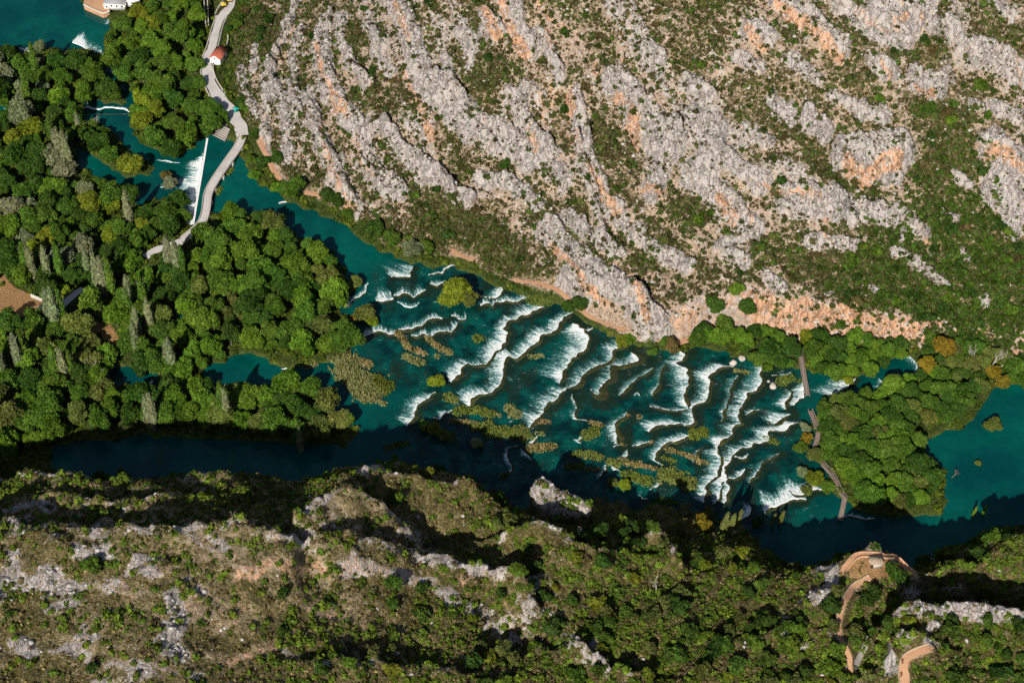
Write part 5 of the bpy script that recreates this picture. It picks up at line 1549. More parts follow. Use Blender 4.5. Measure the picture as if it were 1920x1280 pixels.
# single trees that stand apart (crown centre in the picture, size, colour)
SOLO = [
    (860, 548, 1.35, .95, 'yellow-green', 'big rounded yellow-green tree on the islet amid the upper rapids'), (838, 562, .8, .9, 'yellow-green', 'low yellow-green tree on the lower left of the rapids islet'), (880, 560, .85, .9, 'olive', 'olive tree on the right of the rapids islet'),
    (686, 588, 1.0, .9, 'olive', 'olive tree on the islet at the foot of the wood'), (672, 595, .6, .8, 'golden', 'small golden tree left on the islet at the foot of the wood'), (697, 600, .6, .8, 'yellow-green', 'small yellow-green tree right on the islet at the foot of the wood'), (664, 530, .62, .9, 'olive', 'small olive tree beside the tongue of rapids'),
    (818, 714, .78, .8, 'yellow-green', 'round yellow-green bush tree between two cascades in mid river'), (795, 797, .6, .7, 'bright green', 'bright green low tree at the left of the dark islet by the shadow'), (815, 806, .7, .7, 'yellow-green', 'yellow-green low tree on the islet by the shadow'), (838, 815, .6, .7, 'olive', 'olive low tree at the right of the islet by the shadow'),
    (893, 830, .6, .8, 'grey-green', 'grey-green twiggy tree below the reed beds'), (1150, 905, .5, .8, 'olive', 'olive twin bush tree left of the thick reeds'), (1172, 908, .55, .8, 'yellow-green', 'yellow-green twin bush tree left of the thick reeds'), (1862, 798, .72, .85, 'olive', 'olive tree alone on the islet in the right lake'), (1835, 868, .3, .8, 'olive', 'tiny olive bush alone in the right lake below the tree islet'),
    (1310, 985, .95, 1.1, 'golden', 'golden autumn tree at the shore under the near slope'), (1288, 1000, .9, 1.0, 'rusty olive', 'rusty tree left of the golden one at the shaded shore'), (1330, 965, .7, 1.1, 'olive', 'olive tree beside the bare-stemmed poplars at the shore'), (1420, 978, .5, .9, 'dark green', 'small dark tree at the shaded shore'),
    (1770, 655, 1.0, 1.0, 'golden', 'broad golden-brown tree at the foot of the hill right of the cliff'), (1795, 650, .8, 1.0, 'rusty olive', 'rusty olive tree beside the broad golden-brown one'), (700, 428, .95, 1.1, 'dark green', 'tall dark tree at the river bank under the slope'), (735, 440, .75, 1.0, 'mid green', 'green tree right of the tall dark one on the bank'),
    (772, 465, 1.0, .95, 'grey-green', 'pale grey-green rounded tree on the river bank'), (800, 462, .7, 1.0, 'mid green', 'green tree right of the pale one on the bank'), (548, 352, 1.15, .9, 'mid green', 'broad green tree on the bank right of the orange path'), (520, 350, .7, .8, 'bright green', 'bright green tree on the bank below the orange path'),
    (490, 305, .65, .9, 'dark green', 'dark tree below the orange path near the bridge end'), (470, 300, .6, .9, 'bright green', 'bright green tree on the bank at the bridge end'), (478, 328, .6, .8, 'bright green', 'bright tree below the bridge end at the water'), (520, 295, .62, .9, 'dark green', 'dark round tree right of the orange path'), (500, 301, .55, .9, 'dark green', 'dark round tree left of the orange path'),
    (612, 362, .7, .9, 'dark green', 'dark round tree at the path end on the river bank'), (630, 368, .7, .9, 'dark green', 'dark tree right of the round one at the path end'), (652, 400, .6, .8, 'mid green', 'small green tree on the bank below the rocks'), (1068, 535, .75, .9, 'dark green', 'round dark tree above the path beside the cascades'), (1087, 568, .8, .95, 'dark green', 'round dark green tree below the path at the cascades'),
    (1168, 600, .6, .9, 'yellow-green', 'yellow-green tree under the pale rock face'), (1180, 615, .6, .9, 'bright green', 'bright green tree at the water under the pale rock face'), (1150, 590, .5, .9, 'olive', 'olive tree left under the pale rock face'), (1265, 605, .8, .9, 'rusty olive', 'brownish olive tree on the warm rocks above the bank'), (1225, 632, .45, .9, 'mid green', 'small green tree at the bank left of the sandy path'), (1250, 640, .5, .9, 'mid green', 'small green tree at the bank above the sandy path'),
    (450, 190, .6, .9, 'dark green', 'dark tree beside the turquoise kiosk'), (455, 200, .5, .9, 'mid green', 'green bushy tree right of the turquoise kiosk'), (478, 252, .6, .8, 'dark green', 'dark tree beside the road bend'), (320, 345, .7, 1.0, 'grey-green', 'grey-green tree in the water left of the weir'), (312, 330, .5, 1.0, 'rusty olive', 'rusty small tree in the water left of the weir'),
    (72, 86, .65, 1.2, 'grey-green', 'pale grey tree at the shore of the big lake'), (445, 45, .7, .9, 'mid green', 'green tree right of the road above the red-roofed house'), (455, 30, .6, .9, 'dark green', 'dark tree right of the road at the picture top'), (425, 55, .4, .9, 'dark green', 'small dark tree beside the road above the house'), (1510, 800, .5, .8, 'grey-green', 'grey-green bush tree left of the short walkway piece'),
    (1515, 822, .6, .8, 'golden', 'golden bush tree left of the middle walkway'), (1500, 840, .6, .8, 'mid green', 'green tree at the left end of the wooded island'), (1530, 855, .7, .75, 'olive', 'flat olive tree hiding a gap of the walkways'), (1505, 885, .5, .8, 'grey-green', 'grey-green bush beside the great spray'), (1528, 895, .85, .7, 'yellow-green', 'broad yellow-green tree left of the curved walkway'), (1552, 912, .6, .7, 'bright green', 'bright green tree inside the walkway bend'), (1512, 918, .45, .8, 'olive', 'olive bush in the midst of the great spray'),
    (1590, 712, .45, .9, 'yellow-green', 'small yellow-green bush above the frothy chute'), (1570, 705, .5, .9, 'bright green', 'small bright bush at the chute bank'), (1480, 680, .55, .8, 'mid green', 'green tree left of the upper walkway over the water'), (1440, 690, .5, .8, 'bright green', 'bright green tree over the long cascade line'), (1655, 618, .7, .9, 'yellow-green', 'yellow tree before the orange cliff'), (1690, 665, .6, .9, 'bright green', 'bright green tree above the green pool'),
]
for px_, py_, s, hs, w, lab in SOLO:
    x_, y_, z_ = spot(px_, py_, 5.6 * s * hs)
    tree(x_, y_, z_, s, w, lab, None, hs, name='lone_tree')

# tall poplars: (base in the picture, height scale)
POPS = [
    (55, 530, 1.15), (66, 532, 1.1), (92, 525, 1.0), (116, 524, 1.05), (168, 525, .9), (186, 545, 1.1), (198, 555, 1.15), (212, 555, 1.1), (246, 580, 1.0), (272, 582, 1.0), (284, 625, 1.0), (322, 520, 1.2), (336, 524, 1.15), (345, 518, .9), (245, 428, 1.1), (262, 640, 1.0), (98, 615, 1.15), (108, 618, 1.2), (120, 610, 1.1), (40, 700, 1.15), (50, 690, 1.1), (8, 720, 1.2),
    (2, 705, 1.1), (110, 720, 1.1), (126, 725, 1.1), (140, 720, 1.0), (325, 705, 1.1), (318, 700, .9), (282, 805, 1.0), (290, 806, 1.05), (422, 797, 1.25), (428, 800, 1.1), (56, 205, 1.1), (100, 270, .9), (118, 310, 1.1), (130, 318, 1.15), (110, 300, .9), (135, 325, .9), (565, 850, .75), (258, 665, 1.0), (245, 600, .9), (70, 150, 1.1), (0, 800, .9), (150, 255, .7),
]
POPLAB = {'upper': 'slender grey-green poplar in the upper left wood', 'field': 'slender grey-green poplar in the stand around the brown field', 'mid': 'slender grey-green poplar in the stand left of the road bridge wood', 'low': 'tall slender poplar standing at the edge of the big shadow'}
for px_, py_, s in POPS:
    x_, y_, z_ = spot(px_, py_, 0.0)
    zone = 'upper' if py_ < 440 else ('field' if px_ < 150 and py_ < 640 else ('mid' if py_ < 650 else 'low'))
    i = rt.randint(4)
    t_ = tree(x_, y_, z_, s * .95, ['grey-green', 'grey-green', 'mid green'][rt.randint(3)], POPLAB[zone], POPLAB[zone].replace('slender grey-green poplar', 'poplars').replace('tall slender poplar', 'poplars'), 1.05, 'poplar_tree', 'poplar', POPC[i], POPT[i])
    t_.scale = (s * 1.0, s * 1.0, s * 1.02)
    RANKED.append((t_, 'slender poplar', {'upper': 'upper left wood', 'field': 'stand around the brown field', 'mid': 'stand left of the bridge wood', 'low': 'wood beside the big shadow'}[zone], px_, py_, None))
for k, (px_, py_, s, lab) in enumerate([(1350, 1010, .75, 'leaning bare-stemmed poplar at the shaded shore, left of three'), (1362, 1012, .8, 'leaning bare-stemmed poplar at the shaded shore, middle of three'), (1376, 1005, .7, 'leaning bare-stemmed poplar at the shaded shore, right of three'), (1446, 986, .45, 'short pale forked tree standing alone in the shaded water, left of two'), (1460, 984, .5, 'short pale forked tree standing alone in the shaded water, right of two'), (1822, 970, .4, 'slim bright tuft of a tree in the shaded lake, left of two'), (1842, 966, .4, 'slim bright tuft of a tree in the shaded lake, right of two')]):
    x_, y_, z_ = spot(px_, py_, 0.0)
    t_ = tree(x_, y_, z_, s * .85, 'olive' if k < 5 else 'bright green', lab, None, 1.0, 'shore_poplar', 'tree', POPC[k % 4], POPT[k % 4])
    t_.rotation_euler = (.03, .16, .3)


# bare pale trees
def bare_tree(seed, h, spread, lean):
    r = np.random.RandomState(seed)
    parts = []

    def grow(p, d, L, rad, lv):
        e = p + d * L
        parts.append(tube(p, e, rad, rad * .6, 5))
        if lv == 0:
            return
        for _ in range(3 if lv > 1 else 4):
            nd = d + r.randn(3) * spread + [0, 0, .12]
            nd /= np.linalg.norm(nd)
            grow(p + d * L * (.55 + .45 * r.rand()), nd, L * (.5 + .25 * r.rand()), rad * .55, lv - 1)
    d0 = np.array([lean, .1, 1.0]); d0 /= np.linalg.norm(d0)
    grow(np.array([0, 0, -.6]), d0, h * .55, .26, 3)
    return join(parts)


for k, (px_, py_, h, ln, lab) in enumerate([(1822, 690, 14, .1, 'bare white-branched tree above the right lake, left of three'), (1850, 695, 14, .5, 'bare white-branched tree above the right lake, middle of three'), (1872, 690, 12, .75, 'bare white-branched tree above the right lake, right of three'), (172, 242, 9, .3, 'bare dead tree beside the left wood channel'), (176, 716, 14, -.05, 'dead pale trunks at the shaded left channel, left of two'), (181, 718, 13, .08, 'dead pale trunks at the shaded left channel, right of two'), (1085, 1010, 6, 0, 'small bare grey tree on the near slope by the rock ledge'), (1782, 895, 5, .9, 'dead branches hanging over the right lake from the island'), (437, 972, 3.5, 0, 'leafless greyish shrub on the near ridge'), (1230, 1110, 8, 0, 'bare grey tree in the near thicket')]):
    if k in (6, 8, 9):
        x_, y_, z_ = cast([px_], [py_], FT)[0]
    else:
        x_, y_, z_ = spot(px_, py_, 0)
    b_ = thing('bare_tree', lab, 'tree', (x_, y_, z_), 0, 'bare trees')
    obj('branches', bare_tree(40 + k, h, .42, ln), M_BARK if k in (7, 8) else M_PALEBARK, b_, smooth_=True)


# reed beds and grassy bars in the river
def reed_shader(t):
    c = t.attr('leaf_color')
    d = t.n('ShaderNodeBsdfDiffuse'); t.put(d.inputs['Color'], c)
    return d.outputs[0]


M_REED = mat('reeds', reed_shader)


def reeds(pts_px, rad_px, hgt, c1, c2, label, name='reed_bed', seed=0, dens=3.0):
    """a bank of upright blades on a low mound along a short picture line"""
    r = np.random.RandomState(seed + 900)
    a = np.array(pts_px, float)
    w = on_level(a[:, 0], a[:, 1], 3.0)
    for _ in range(3):
        w = on_level(a[:, 0], a[:, 1], FW_(w[:, 0], w[:, 1]) + hgt * .5)
    if len(w) == 1:
        w = np.vstack([w - [.3, 0, 0], w + [.3, 0, 0]])
    rad = rad_px * .25
    lo = w[:, :2].min(0) - rad * 1.3; hi = w[:, :2].max(0) + rad * 1.3
    n = int((hi - lo).prod() * dens * 1.6)
    p = lo + (hi - lo) * r.rand(n, 2)
    d, _ = seg_dist(p[:, 0], p[:, 1], w[:, :2])
    edge = rad * (.35 + 1.15 * fbm(p[:, 0] * .4 + seed, p[:, 1] * .4, 23, 3))
    ok = d < edge
    p = p[ok]; q = np.clip(1 - d[ok] / edge[ok], 0, 1)
    n = len(p)
    c0 = w[:, :2].mean(0); zw = float(FW_(*c0))
    hh = hgt * (.45 + .55 * np.sqrt(q)) * (.6 + .55 * r.rand(n))
    zb = zw - .1 + .35 * np.sqrt(q)
    Cc = np.column_stack([p - c0, zb - zw + hh * .5])
    ln = r.randn(n, 3) * [.35, .35, 0]
    ax = np.array([0, 0, 1.0]) + ln; ax /= np.linalg.norm(ax, axis=1)[:, None]
    an = r.rand(n) * 6.283; bw = (.16 + .2 * r.rand(n))[:, None]
    sd = np.column_stack([np.cos(an), np.sin(an), 0 * an]) * bw
    H2 = hh[:, None] / 2
    V = np.stack([Cc - ax * H2 - sd * 1.2, Cc - ax * H2 + sd * 1.2, Cc + ax * H2 + sd * .5, Cc + ax * H2 - sd * .5], 1).reshape(-1, 3)
    F = np.arange(4 * n).reshape(n, 4)
    k = np.clip(r.rand(n) * .7 + .3 * vnoise(p[:, 0] * .3, p[:, 1] * .3, 29), 0, 1)[:, None]
    col = np.repeat(np.array(c1) * (1 - k) + np.array(c2) * k, 4, 0)
    # low mound of earth and roots
    mv = []; m = 18
    arc = catmull(w, 1.0)
    T = np.gradient(arc[:, :2], axis=0); T /= np.linalg.norm(T, axis=1)[:, None] + 1e-9
    N_ = np.stack([-T[:, 1], T[:, 0]], -1)
    rows = []
    for s_, zz in ((-1.0, -.3), (-.8, .12), (0, .3), (.8, .12), (1.0, -.3)):
        rr = rad * s_ * (.5 + .5 * vnoise(np.arange(len(arc)) * .6, np.arange(len(arc)) * 0 + s_ * 5, 27))
        rows.append(np.column_stack([arc[:, :2] + N_ * rr[:, None] - c0, np.full(len(arc), zz)]))
    o_ = thing(name, label, 'reeds' if name == 'reed_bed' else 'islet', (c0[0], c0[1], zw), 0, 'reed beds and grassy bars in the river')
    link('blades', mesh_np('blades', V, F, {'leaf_color': col}, False, [M_REED]), o_)['kind'] = 'stuff'
    obj('root_mound', (np.vstack(rows), grid_faces(5, len(arc))), M_TUFA, o_, smooth_=True)


TAN1, TAN2 = (0.115, 0.14, 0.042), (0.29, 0.285, 0.12)
GRN1, GRN2 = (0.072, 0.118, 0.02), (0.19, 0.22, 0.05)
SAND1, SAND2 = (0.16, 0.13, 0.055), (0.36, 0.26, 0.125)
VIV1, VIV2 = (0.06, 0.14, 0.01), (0.11, 0.2, 0.02)
REEDS = [
    ([(645, 670), (652, 690), (672, 715), (690, 735)], 24, 2.6, TAN1, TAN2, 'largest reed bed, tan, jutting from the wood into the pool'), ([(705, 715), (722, 722)], 17, 2.2, GRN1, (0.15, .15, .03), 'yellow-green tip of the big reed bed with bushes'), ([(700, 748), (722, 755)], 6, 1.2, TAN1, TAN2, 'thin spit of reeds pointing into the pool'),
    ([(680, 677), (690, 682)], 9, 1.8, TAN1, SAND2, 'small sandy reed clump right of the big reed bed'), ([(574, 684), (588, 682)], 8, 1.6, TAN1, TAN2, 'small reed clump in the left channel mouth'), ([(745, 622), (757, 640), (773, 653), (795, 662)], 7, 1.4, TAN1, SAND2, 'long slanting grassy bar, left of two below the rapids'), ([(802, 632), (815, 645), (832, 655), (843, 660)], 6, 1.3, TAN1, SAND2, 'slanting grassy bar, right of two below the rapids'),
    ([(763, 667), (790, 680)], 9, 1.4, TAN1, TAN2, 'broken grassy bar under the slanting ones'), ([(820, 667)], 5, 1.2, TAN1, TAN2, 'tiny grass tuft below the right slanting bar'), ([(898, 632)], 10, 1.4, GRN1, GRN2, 'round green tuft between two cascades'), ([(857, 770), (890, 768), (922, 774)], 10, 1.6, GRN1, GRN2, 'long green reed bed, uppermost of those in mid river'), ([(845, 788), (868, 790), (890, 794)], 6, 1.3, TAN1, SAND2, 'narrow tan reed bed under the long green one'),
    ([(890, 798), (918, 796)], 10, 1.5, TAN1, GRN2, 'oval reed bed right of the narrow tan one'), ([(918, 808), (945, 806), (965, 812)], 13, 1.6, GRN1, GRN2, 'broad green reed bed above the rock pillar'), ([(975, 806), (985, 816)], 13, 1.9, TAN1, GRN2, 'bushy tan reed bed right of the broad green one'), ([(955, 766), (970, 775)], 10, 1.3, TAN1, TAN2, 'loose tan tuft above the broad green bed'), ([(935, 777)], 4, 1.1, TAN1, TAN2, 'tiny tuft right of the uppermost long bed'),
    ([(1005, 791), (1030, 790)], 5, 1.1, SAND1, SAND2, 'sandy strip at the tail of the reaching cascade'), ([(1012, 812)], 7, 1.2, TAN1, TAN2, 'small round tuft under the sandy strip'), ([(992, 840), (1014, 838), (1034, 834)], 9, 1.4, GRN1, SAND2, 'two-toned bar, sandy left and green right, above the pillar'), ([(1102, 814), (1118, 808)], 12, 1.6, GRN1, GRN2, 'compact green tuft islet in the mid pool'), ([(1110, 790), (1128, 796)], 6, 1.1, TAN1, SAND2, 'small rusty tuft above the compact islet'),
    ([(1078, 850), (1100, 850), (1122, 856)], 9, 1.5, TAN1, GRN2, 'long tan and green bar right of the pillar'), ([(1066, 872), (1090, 872)], 8, 1.4, GRN1, GRN2, 'dim green bar at the edge of shade'), ([(1100, 878), (1122, 880)], 5, 1.2, TAN1, TAN2, 'narrow bar at the edge of shade'), ([(1144, 864), (1158, 868)], 8, 1.4, TAN1, GRN2, 'rounded bar between two small falls'), ([(1165, 862), (1182, 868), (1198, 870)], 7, 1.3, GRN1, SAND2, 'sandy-edged bar right of the rounded one'), ([(1206, 872), (1226, 876)], 6, 1.2, SAND1, SAND2, 'brown bar ending at the arched cascade'),
    ([(1176, 888), (1200, 896), (1218, 902)], 10, 1.6, GRN1, GRN2, 'thick grassy bar right of the twin bushes'), ([(1254, 842), (1278, 848), (1302, 858), (1324, 866)], 6, 1.5, TAN1, SAND2, 'long straight diagonal reed strip'), ([(1246, 858), (1264, 863)], 6, 1.3, GRN1, GRN2, 'short green bar below the diagonal strip'), ([(1250, 888), (1270, 896), (1288, 902)], 17, 2.4, TAN1, GRN2, 'thickest reed bed, square, below the diagonal strip'), ([(1228, 936), (1246, 937), (1266, 941)], 7, .8, VIV1, VIV2, 'flat vivid green bar at the shaded water'),
    ([(1300, 814), (1318, 810)], 11, 1.5, GRN1, (0.17, .19, .03), 'round lime-green tuft right of the arched cascade'), ([(1380, 694), (1400, 697)], 5, 1.1, TAN1, TAN2, 'brownish tuft under the pale boulders'), ([(1464, 714), (1478, 708)], 10, 1.4, GRN1, GRN2, 'green tuft right of the sandy boulder'), ([(1496, 713)], 6, 1.2, GRN1, GRN2, 'small tuft left of the upper walkway'), ([(1176, 778)], 4, .9, TAN1, SAND2, 'tiny rusty tuft on the upright mossy ledge'), ([(1198, 780)], 5, .9, TAN1, SAND2, 'tiny rusty tuft right of the upright ledge'),
    ([(1166, 832), (1172, 834)], 4, .9, TAN1, SAND2, 'tiny sandy tuft at the foot of the upright ledge'), ([(1221, 828)], 4, .9, SAND1, SAND2, 'tiny sandy tuft left of the arched cascade'), ([(996, 668), (1014, 666)], 6, 1.0, TAN1, TAN2, 'small pale tuft right of the longest cascade'), ([(942, 894), (950, 888)], 6, 1.2, TAN1, GRN2, 'tuft in the shade left of the pillar'), ([(840, 742), (852, 748)], 10, 1.3, TAN1, GRN2, 'brownish tuft right of the first cascade'), ([(1000, 562), (1020, 556)], 12, 1.4, GRN1, GRN2, 'low grassy bank clump at the head of the cascades'), ([(1018, 566), (1034, 562)], 10, 1.4, GRN1, GRN2, 'low olive bank clump right of the grassy one'),
    ([(1440, 822), (1456, 830)], 8, .6, GRN1, GRN2, 'mossy flat right of the curled cascades'), ([(740, 832), (765, 830), (725, 838)], 6, 1.2, GRN1, GRN2, 'green strip where the pool meets the shade'), ([(418, 312), (412, 322)], 5, 1.4, GRN1, GRN2, 'bushy fringe left under the road bridge'), ([(434, 316), (428, 326)], 5, 1.4, GRN1, GRN2, 'bushy fringe right under the road bridge'), ([(402, 350), (396, 356)], 4, 1.4, GRN1, GRN2, 'lower bushy fringe left of the road bridge'), ([(412, 352), (408, 362)], 5, 1.4, GRN1, GRN2, 'lower bushy fringe right of the road bridge'), ([(960, 520), (985, 534)], 12, 1.2, GRN1, TAN2, 'grassy verge above the cascade head'),
]
for k, (pts_, rp, hg, c1, c2, lab) in enumerate(REEDS):
    reeds(pts_, rp * 1.2, hg, c1, c2, lab, 'reed_bed' if hg >= 1.3 else 'grass_islet', k, 3.4)


# ---------------------------------------------------------------- scrub on the slopes
def land_pts(weight, n, r):
    """n random points on the land grid, by weight per cell"""
    w = weight[:-1, :-1] * np.outer(np.diff(GY), np.diff(GX))
    c = np.cumsum(w.ravel()); k = np.searchsorted(c, r.rand(n) * c[-1])
    j, i = np.divmod(k, w.shape[1])
    x = GX[i] + r.rand(n) * (GX[i + 1] - GX[i]); y = GY[j] + r.rand(n) * (GY[j + 1] - GY[j])
    return x, y, FT(x, y), j, i


def in_view(x, y, z, m=70):
    a, b = to_px(x, y, z)
    return (a > -m) & (a < 1920 + m) & (b > -m) & (b < 1280 + m)


def scrub(name, x, y, z, rad, col, ntri, size_f, seed, label, cat='shrubs', squash=.75):
    """many small bushes as one mass: each a cap of leaf sprays over a dark core"""
    r = np.random.RandomState(seed)
    n = len(x)
    k = np.repeat(np.arange(n), ntri)
    d = sphere_pts(r, n * ntri)
    d[:, 2] = np.abs(d[:, 2]) * 1.1 - .15
    rr = rad[k] * (.75 + .4 * r.rand(n * ntri))
    C_ = np.column_stack([x[k], y[k], z[k]]) + d * rr[:, None] * [1, 1, squash] + [0, 0, .1]
    V, F = cards(C_, d + .4 * r.randn(*d.shape), rad[k] * size_f, r)
    cv = col[k] * (.65 + .7 * r.rand(n * ntri, 1))
    F3 = np.vstack([F[:, [0, 1, 2]], F[:, [0, 2, 3]]])
    # cores: an irregular squat cone of twigs
    m = 4
    an = np.arange(m) / m * 6.283
    ring = np.stack([np.cos(an), np.sin(an)], -1)
    base = np.column_stack([x, y, z])
    ra = rad[:, None] * (.7 + .4 * r.rand(n, m))
    rv = base[:, None, :] + np.dstack([ring[None, :, 0] * ra, ring[None, :, 1] * ra, np.tile(-.2 * rad[:, None], (1, m))])
    tv = (base + np.column_stack([0 * x, 0 * x, rad * squash * .95]))[:, None, :]
    CV = np.concatenate([rv, tv], 1).reshape(-1, 3)
    q = np.arange(m); q1 = (q + 1) % m
    cf = np.stack([q, q1, np.full(m, m)], -1)
    CF = (cf[None] + (np.arange(n) * (m + 1))[:, None, None]).reshape(-1, 3)
    VV, FF = join([(V, F3), (CV, CF)])
    cc = np.vstack([np.repeat(cv, 4, 0), np.repeat(col * .75, m + 1, 0)])
    o_ = link(name, mesh_np(name, VV, FF, {'leaf_color': cc}, False, [M_TINT]))
    tag(o_, label, cat, None, 'stuff')
    return len(FF)


def blend(c1, c2, k):
    return np.array(c1)[None] * (1 - k[:, None]) + np.array(c2)[None] * k[:, None]


rs = np.random.RandomState(5)
rockc = np.clip(ROCK, 0, 1)
keep_out = np.zeros(X.shape, bool)
for l_, w_ in [(road_l, 7.0), (road2_l, 4.0), (road3_l, 4.0)] + [(l, w) for _, l, w in path_l + view_l]:
    sl, d, t = local_dist(X, Y, l_[:, :2], 9)
    keep_out[sl] |= d < w_ / 2 + (1.5 if w_ < 3.7 else .6)
hs_, ds_, ts_ = local_dist(X, Y, np.array([[pv[0] - 2, pv[1]], [pv[0] + 2, pv[1]]]), 6)
keep_out[hs_] |= ds_ < 3.4
free = np.where(keep_out, 0.0, 1.0)
seen = in_view(X, Y, Z, 90)
PXZ, PYZ = to_px(X, Y, Z)
right_green = smooth(1380, 1850, PXZ) * smooth(150, 520, PYZ)
hill_w = np.where(is_hill & seen, 1, 0) * free
patch = fbm(X / 9, Y / 9, 161, 3)
# low dark tufts everywhere on the far slope
wt = hill_w * (0.28 + 1.0 * VEG + .9 * smooth(.42, .62, patch)) * (1 - .72 * rockc) * (1 - .6 * np.clip(ORANGE, 0, 1))
ntri = 0
x, y, z, j, i = land_pts(wt, 36000, rs)
k = rs.rand(len(x))
ntri += scrub('low_scrub', x, y, z, (.28 + .5 * rs.rand(len(x)) ** 2), blend((0.042, 0.042, 0.014), (0.115, 0.096, 0.036), k), 5, 1.3, 1, 'tiny dark tufts dotted all over the rocky far slope', squash=.6)
# bushes of the far slope
wt = hill_w * (0.30 + 1.0 * VEG ** 1.3 + .6 * smooth(.48, .66, patch) + 1.1 * right_green) * (1 - .86 * rockc)
x, y, z, j, i = land_pts(wt, 14500, rs)
k = np.clip(rs.rand(len(x)) ** 1.1 * .95 + .5 * right_green[j, i], 0, 1)
col = blend((0.094, 0.079, 0.038), (0.050, 0.096, 0.014), k) * (.55 + .7 * rs.rand(len(x), 1))
ntri += scrub('hillside_scrub', x, y, z, (.65 + 1.05 * rs.rand(len(x)) ** 1.6), col, 12, .95, 2, 'olive brown bushes massed over the far rocky slope')
# near slope: dry tussocks
near_w = np.where(is_near & seen & (dn > -70), 1, 0) * free * np.where(knoll, .6, 1)
sunny = np.where(dn > -6, 1, .25)
wt = near_w * (.3 + VEG) * (1 - .7 * rockc) * sunny
x, y, z, j, i = land_pts(wt, 12000, rs)
k = rs.rand(len(x))
ntri += scrub('dry_tussocks', x, y, z, .32 + .45 * rs.rand(len(x)), blend((0.10, 0.09, 0.028), (0.275, 0.215, 0.09), k), 7, 1.1, 3, 'dry straw-coloured tussocks over the near slope', 'tussocks', .7)
dense = smooth(620, 1150, PXZ)
patch2 = fbm(X / 13, Y / 13, 171, 3)
lowgreen = smooth(1080, 1200, PYZ) * smooth(450, 640, PXZ)
slack = np.where((dn > 0) & (dn < ramp_w), .55, 0)
wt = near_w * (.28 + slack + .75 * dense + .75 * lowgreen + .7 * smooth(.5, .64, patch2)) * (1 - .85 * rockc) * np.where(dn > -40, 1, .3) * (1 - .6 * NEARSOIL)
x, y, z, j, i = land_pts(wt, 10500, rs)
k = rs.rand(len(x)); k2 = vnoise(x / 7, y / 7, 33)
col = blend((0.052, 0.092, 0.016), (0.140, 0.200, 0.022), np.clip(.55 * k + .6 * k2 - .1, 0, 1)) * (.8 + .4 * rs.rand(len(x), 1))
br_ = rs.rand(len(x)) < .16
col[br_] = blend((0.09, .07, .03), (0.13, .115, .06), rs.rand(br_.sum()))
ntri += scrub('near_scrub', x, y, z, (.6 + 1.35 * rs.rand(len(x)) ** 1.8), col, 20, .7, 4, 'green bushes massed over the near slope')
# undergrowth below the woods and along the banks
wt = np.where(~is_near & ~is_hill & (wf < .35) & seen, 1, 0) * free * np.where(fieldm, .03, 1) * np.where(redbank, .15, 1)
x, y, z, j, i = land_pts(wt, 6500, rs)
k = rs.rand(len(x))
ntri += scrub('undergrowth', x, y, z, .8 + 1.3 * rs.rand(len(x)) ** 1.4, blend((0.036, 0.066, 0.012), (0.115, 0.145, 0.018), k), 16, .7, 5, 'leafy undergrowth below the river woods', 'undergrowth', .8)
# loose rocks
wt = hill_w * (.15 + rockc) + near_w * (.02 + .9 * rockc ** 2)
x, y, z, j, i = land_pts(wt, 9000, rs)
rv = S1V[None] * (.8 + .5 * rs.rand(len(x), len(S1V), 1))
sc = (.22 + .55 * rs.rand(len(x)) ** 3)[:, None, None] * np.stack([1 + .8 * rs.rand(len(x)), 1 + .8 * rs.rand(len(x)), .7 + .4 * rs.rand(len(x))], -1)[:, None, :]
PV = (rv * sc + np.stack([x, y, z - .02], -1)[:, None, :]).reshape(-1, 3)
PF = (S1F[None] + (np.arange(len(x)) * len(S1V))[:, None, None]).reshape(-1, 3)
M_RUBBLE = simple('limestone_rubble', (0.32, 0.30, 0.285), (0.55, 0.52, 0.50), .8, .95, .3)
tag(link('rubble', mesh_np('rubble', PV, PF, None, False, [M_RUBBLE])), 'loose grey limestone blocks strewn over both slopes', 'rocks', None, 'stuff')
print('SCRUB TRIS', ntri, len(PF))

# larger bushes, each its own thing
def bush(x, y, z, s, w, label, group, name='bush'):
    return tree(x, y, z, s, w, label, group, .85 + .4 * rt.rand(), name, 'bush', BUSHC[rt.randint(len(BUSHC))], BUSHT[rt.randint(len(BUSHT))], 'stem')


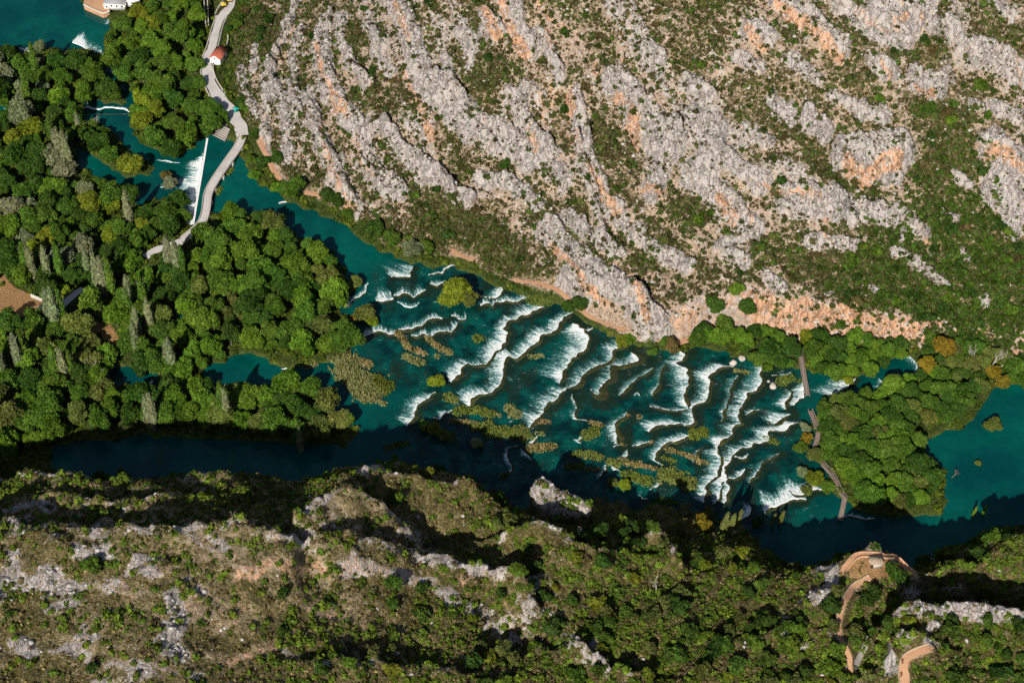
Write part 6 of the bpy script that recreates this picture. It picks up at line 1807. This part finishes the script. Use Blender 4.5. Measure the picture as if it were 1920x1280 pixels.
wt = hill_w * (0.05 + 1.0 * VEG ** 1.5 + 1.4 * right_green) * (1 - .95 * rockc)
x, y, z, j, i = land_pts(wt, 260, rs)
for q in range(len(x)):
    a_, b_ = to_px(x[q], y[q], z[q])
    if not (0 < a_ < 1920 and 0 < b_ < 1280):
        continue
    w = (['dark green', 'mid green', 'bright green'] if rs.rand() < .35 + .6 * right_green[j[q], i[q]] else ['olive', 'dark green', 'rusty olive'])[rs.randint(3)]
    zone = 'left part of rocky slope' if a_ < 800 else ('middle of rocky slope' if a_ < 1350 else 'right part of far slope')
    t_ = bush(x[q], y[q], z[q], .75 + 1.0 * rs.rand() ** 1.5, w, 'bush', 'bushes on the ' + zone, 'hillside_bush')
    RANKED.append((t_, '%s bush' % w, zone, a_, b_, (0, 620)))
wt = near_w * (.03 + dense + .9 * lowgreen) * (1 - .9 * rockc) * np.where(dn > -25, 1, 0)
x, y, z, j, i = land_pts(wt, 280, rs)
for q in range(len(x)):
    a_, b_ = to_px(x[q], y[q], z[q])
    if not (0 < a_ < 1920 and 0 < b_ < 1290):
        continue
    w = ['dark green', 'mid green', 'bright green', 'yellow-green', 'olive', 'mid green'][rs.randint(6)]
    zone = 'near slope, left' if a_ < 700 else ('near thicket below the rock pillar' if a_ < 1450 else 'near slope around the lookout')
    t_ = bush(x[q], y[q], z[q], 1.0 + 1.0 * rs.rand(), w, 'bush', 'bushes on the ' + zone, 'thicket_bush')
    RANKED.append((t_, '%s bush' % w, zone, a_, b_, (900, 1290)))

# labels of the many: colour, part of their stand, place counted from the left
ORD = 'first second third fourth fifth sixth seventh eighth ninth tenth eleventh twelfth thirteenth fourteenth fifteenth sixteenth seventeenth eighteenth nineteenth twentieth twenty-first twenty-second twenty-third twenty-fourth twenty-fifth twenty-sixth twenty-seventh twenty-eighth twenty-ninth thirtieth thirty-first thirty-second thirty-third thirty-fourth thirty-fifth thirty-sixth thirty-seventh thirty-eighth thirty-ninth fortieth'.split()
books = {}
for t_, what, zone, a_, b_, span in RANKED:
    lv = ''
    if span:
        f = (b_ - span[0]) / max(1.0, span[1] - span[0])
        lv = 'top of ' if f < .25 else ('upper ' if f < .5 else ('lower ' if f < .75 else 'bottom of '))
    books.setdefault((what, lv + zone), []).append((a_, b_, t_))
for (what, zone), lst in books.items():
    lst.sort(key=lambda q: q[0])
    for n_, (a_, b_, t_) in enumerate(lst):
        t_['label'] = ('%s, %s' % (what, zone)) if len(lst) == 1 else '%s from left among %ss, %s' % (ORD[min(n_, 39)], what if not what.endswith('bush') else what + 'e', zone)
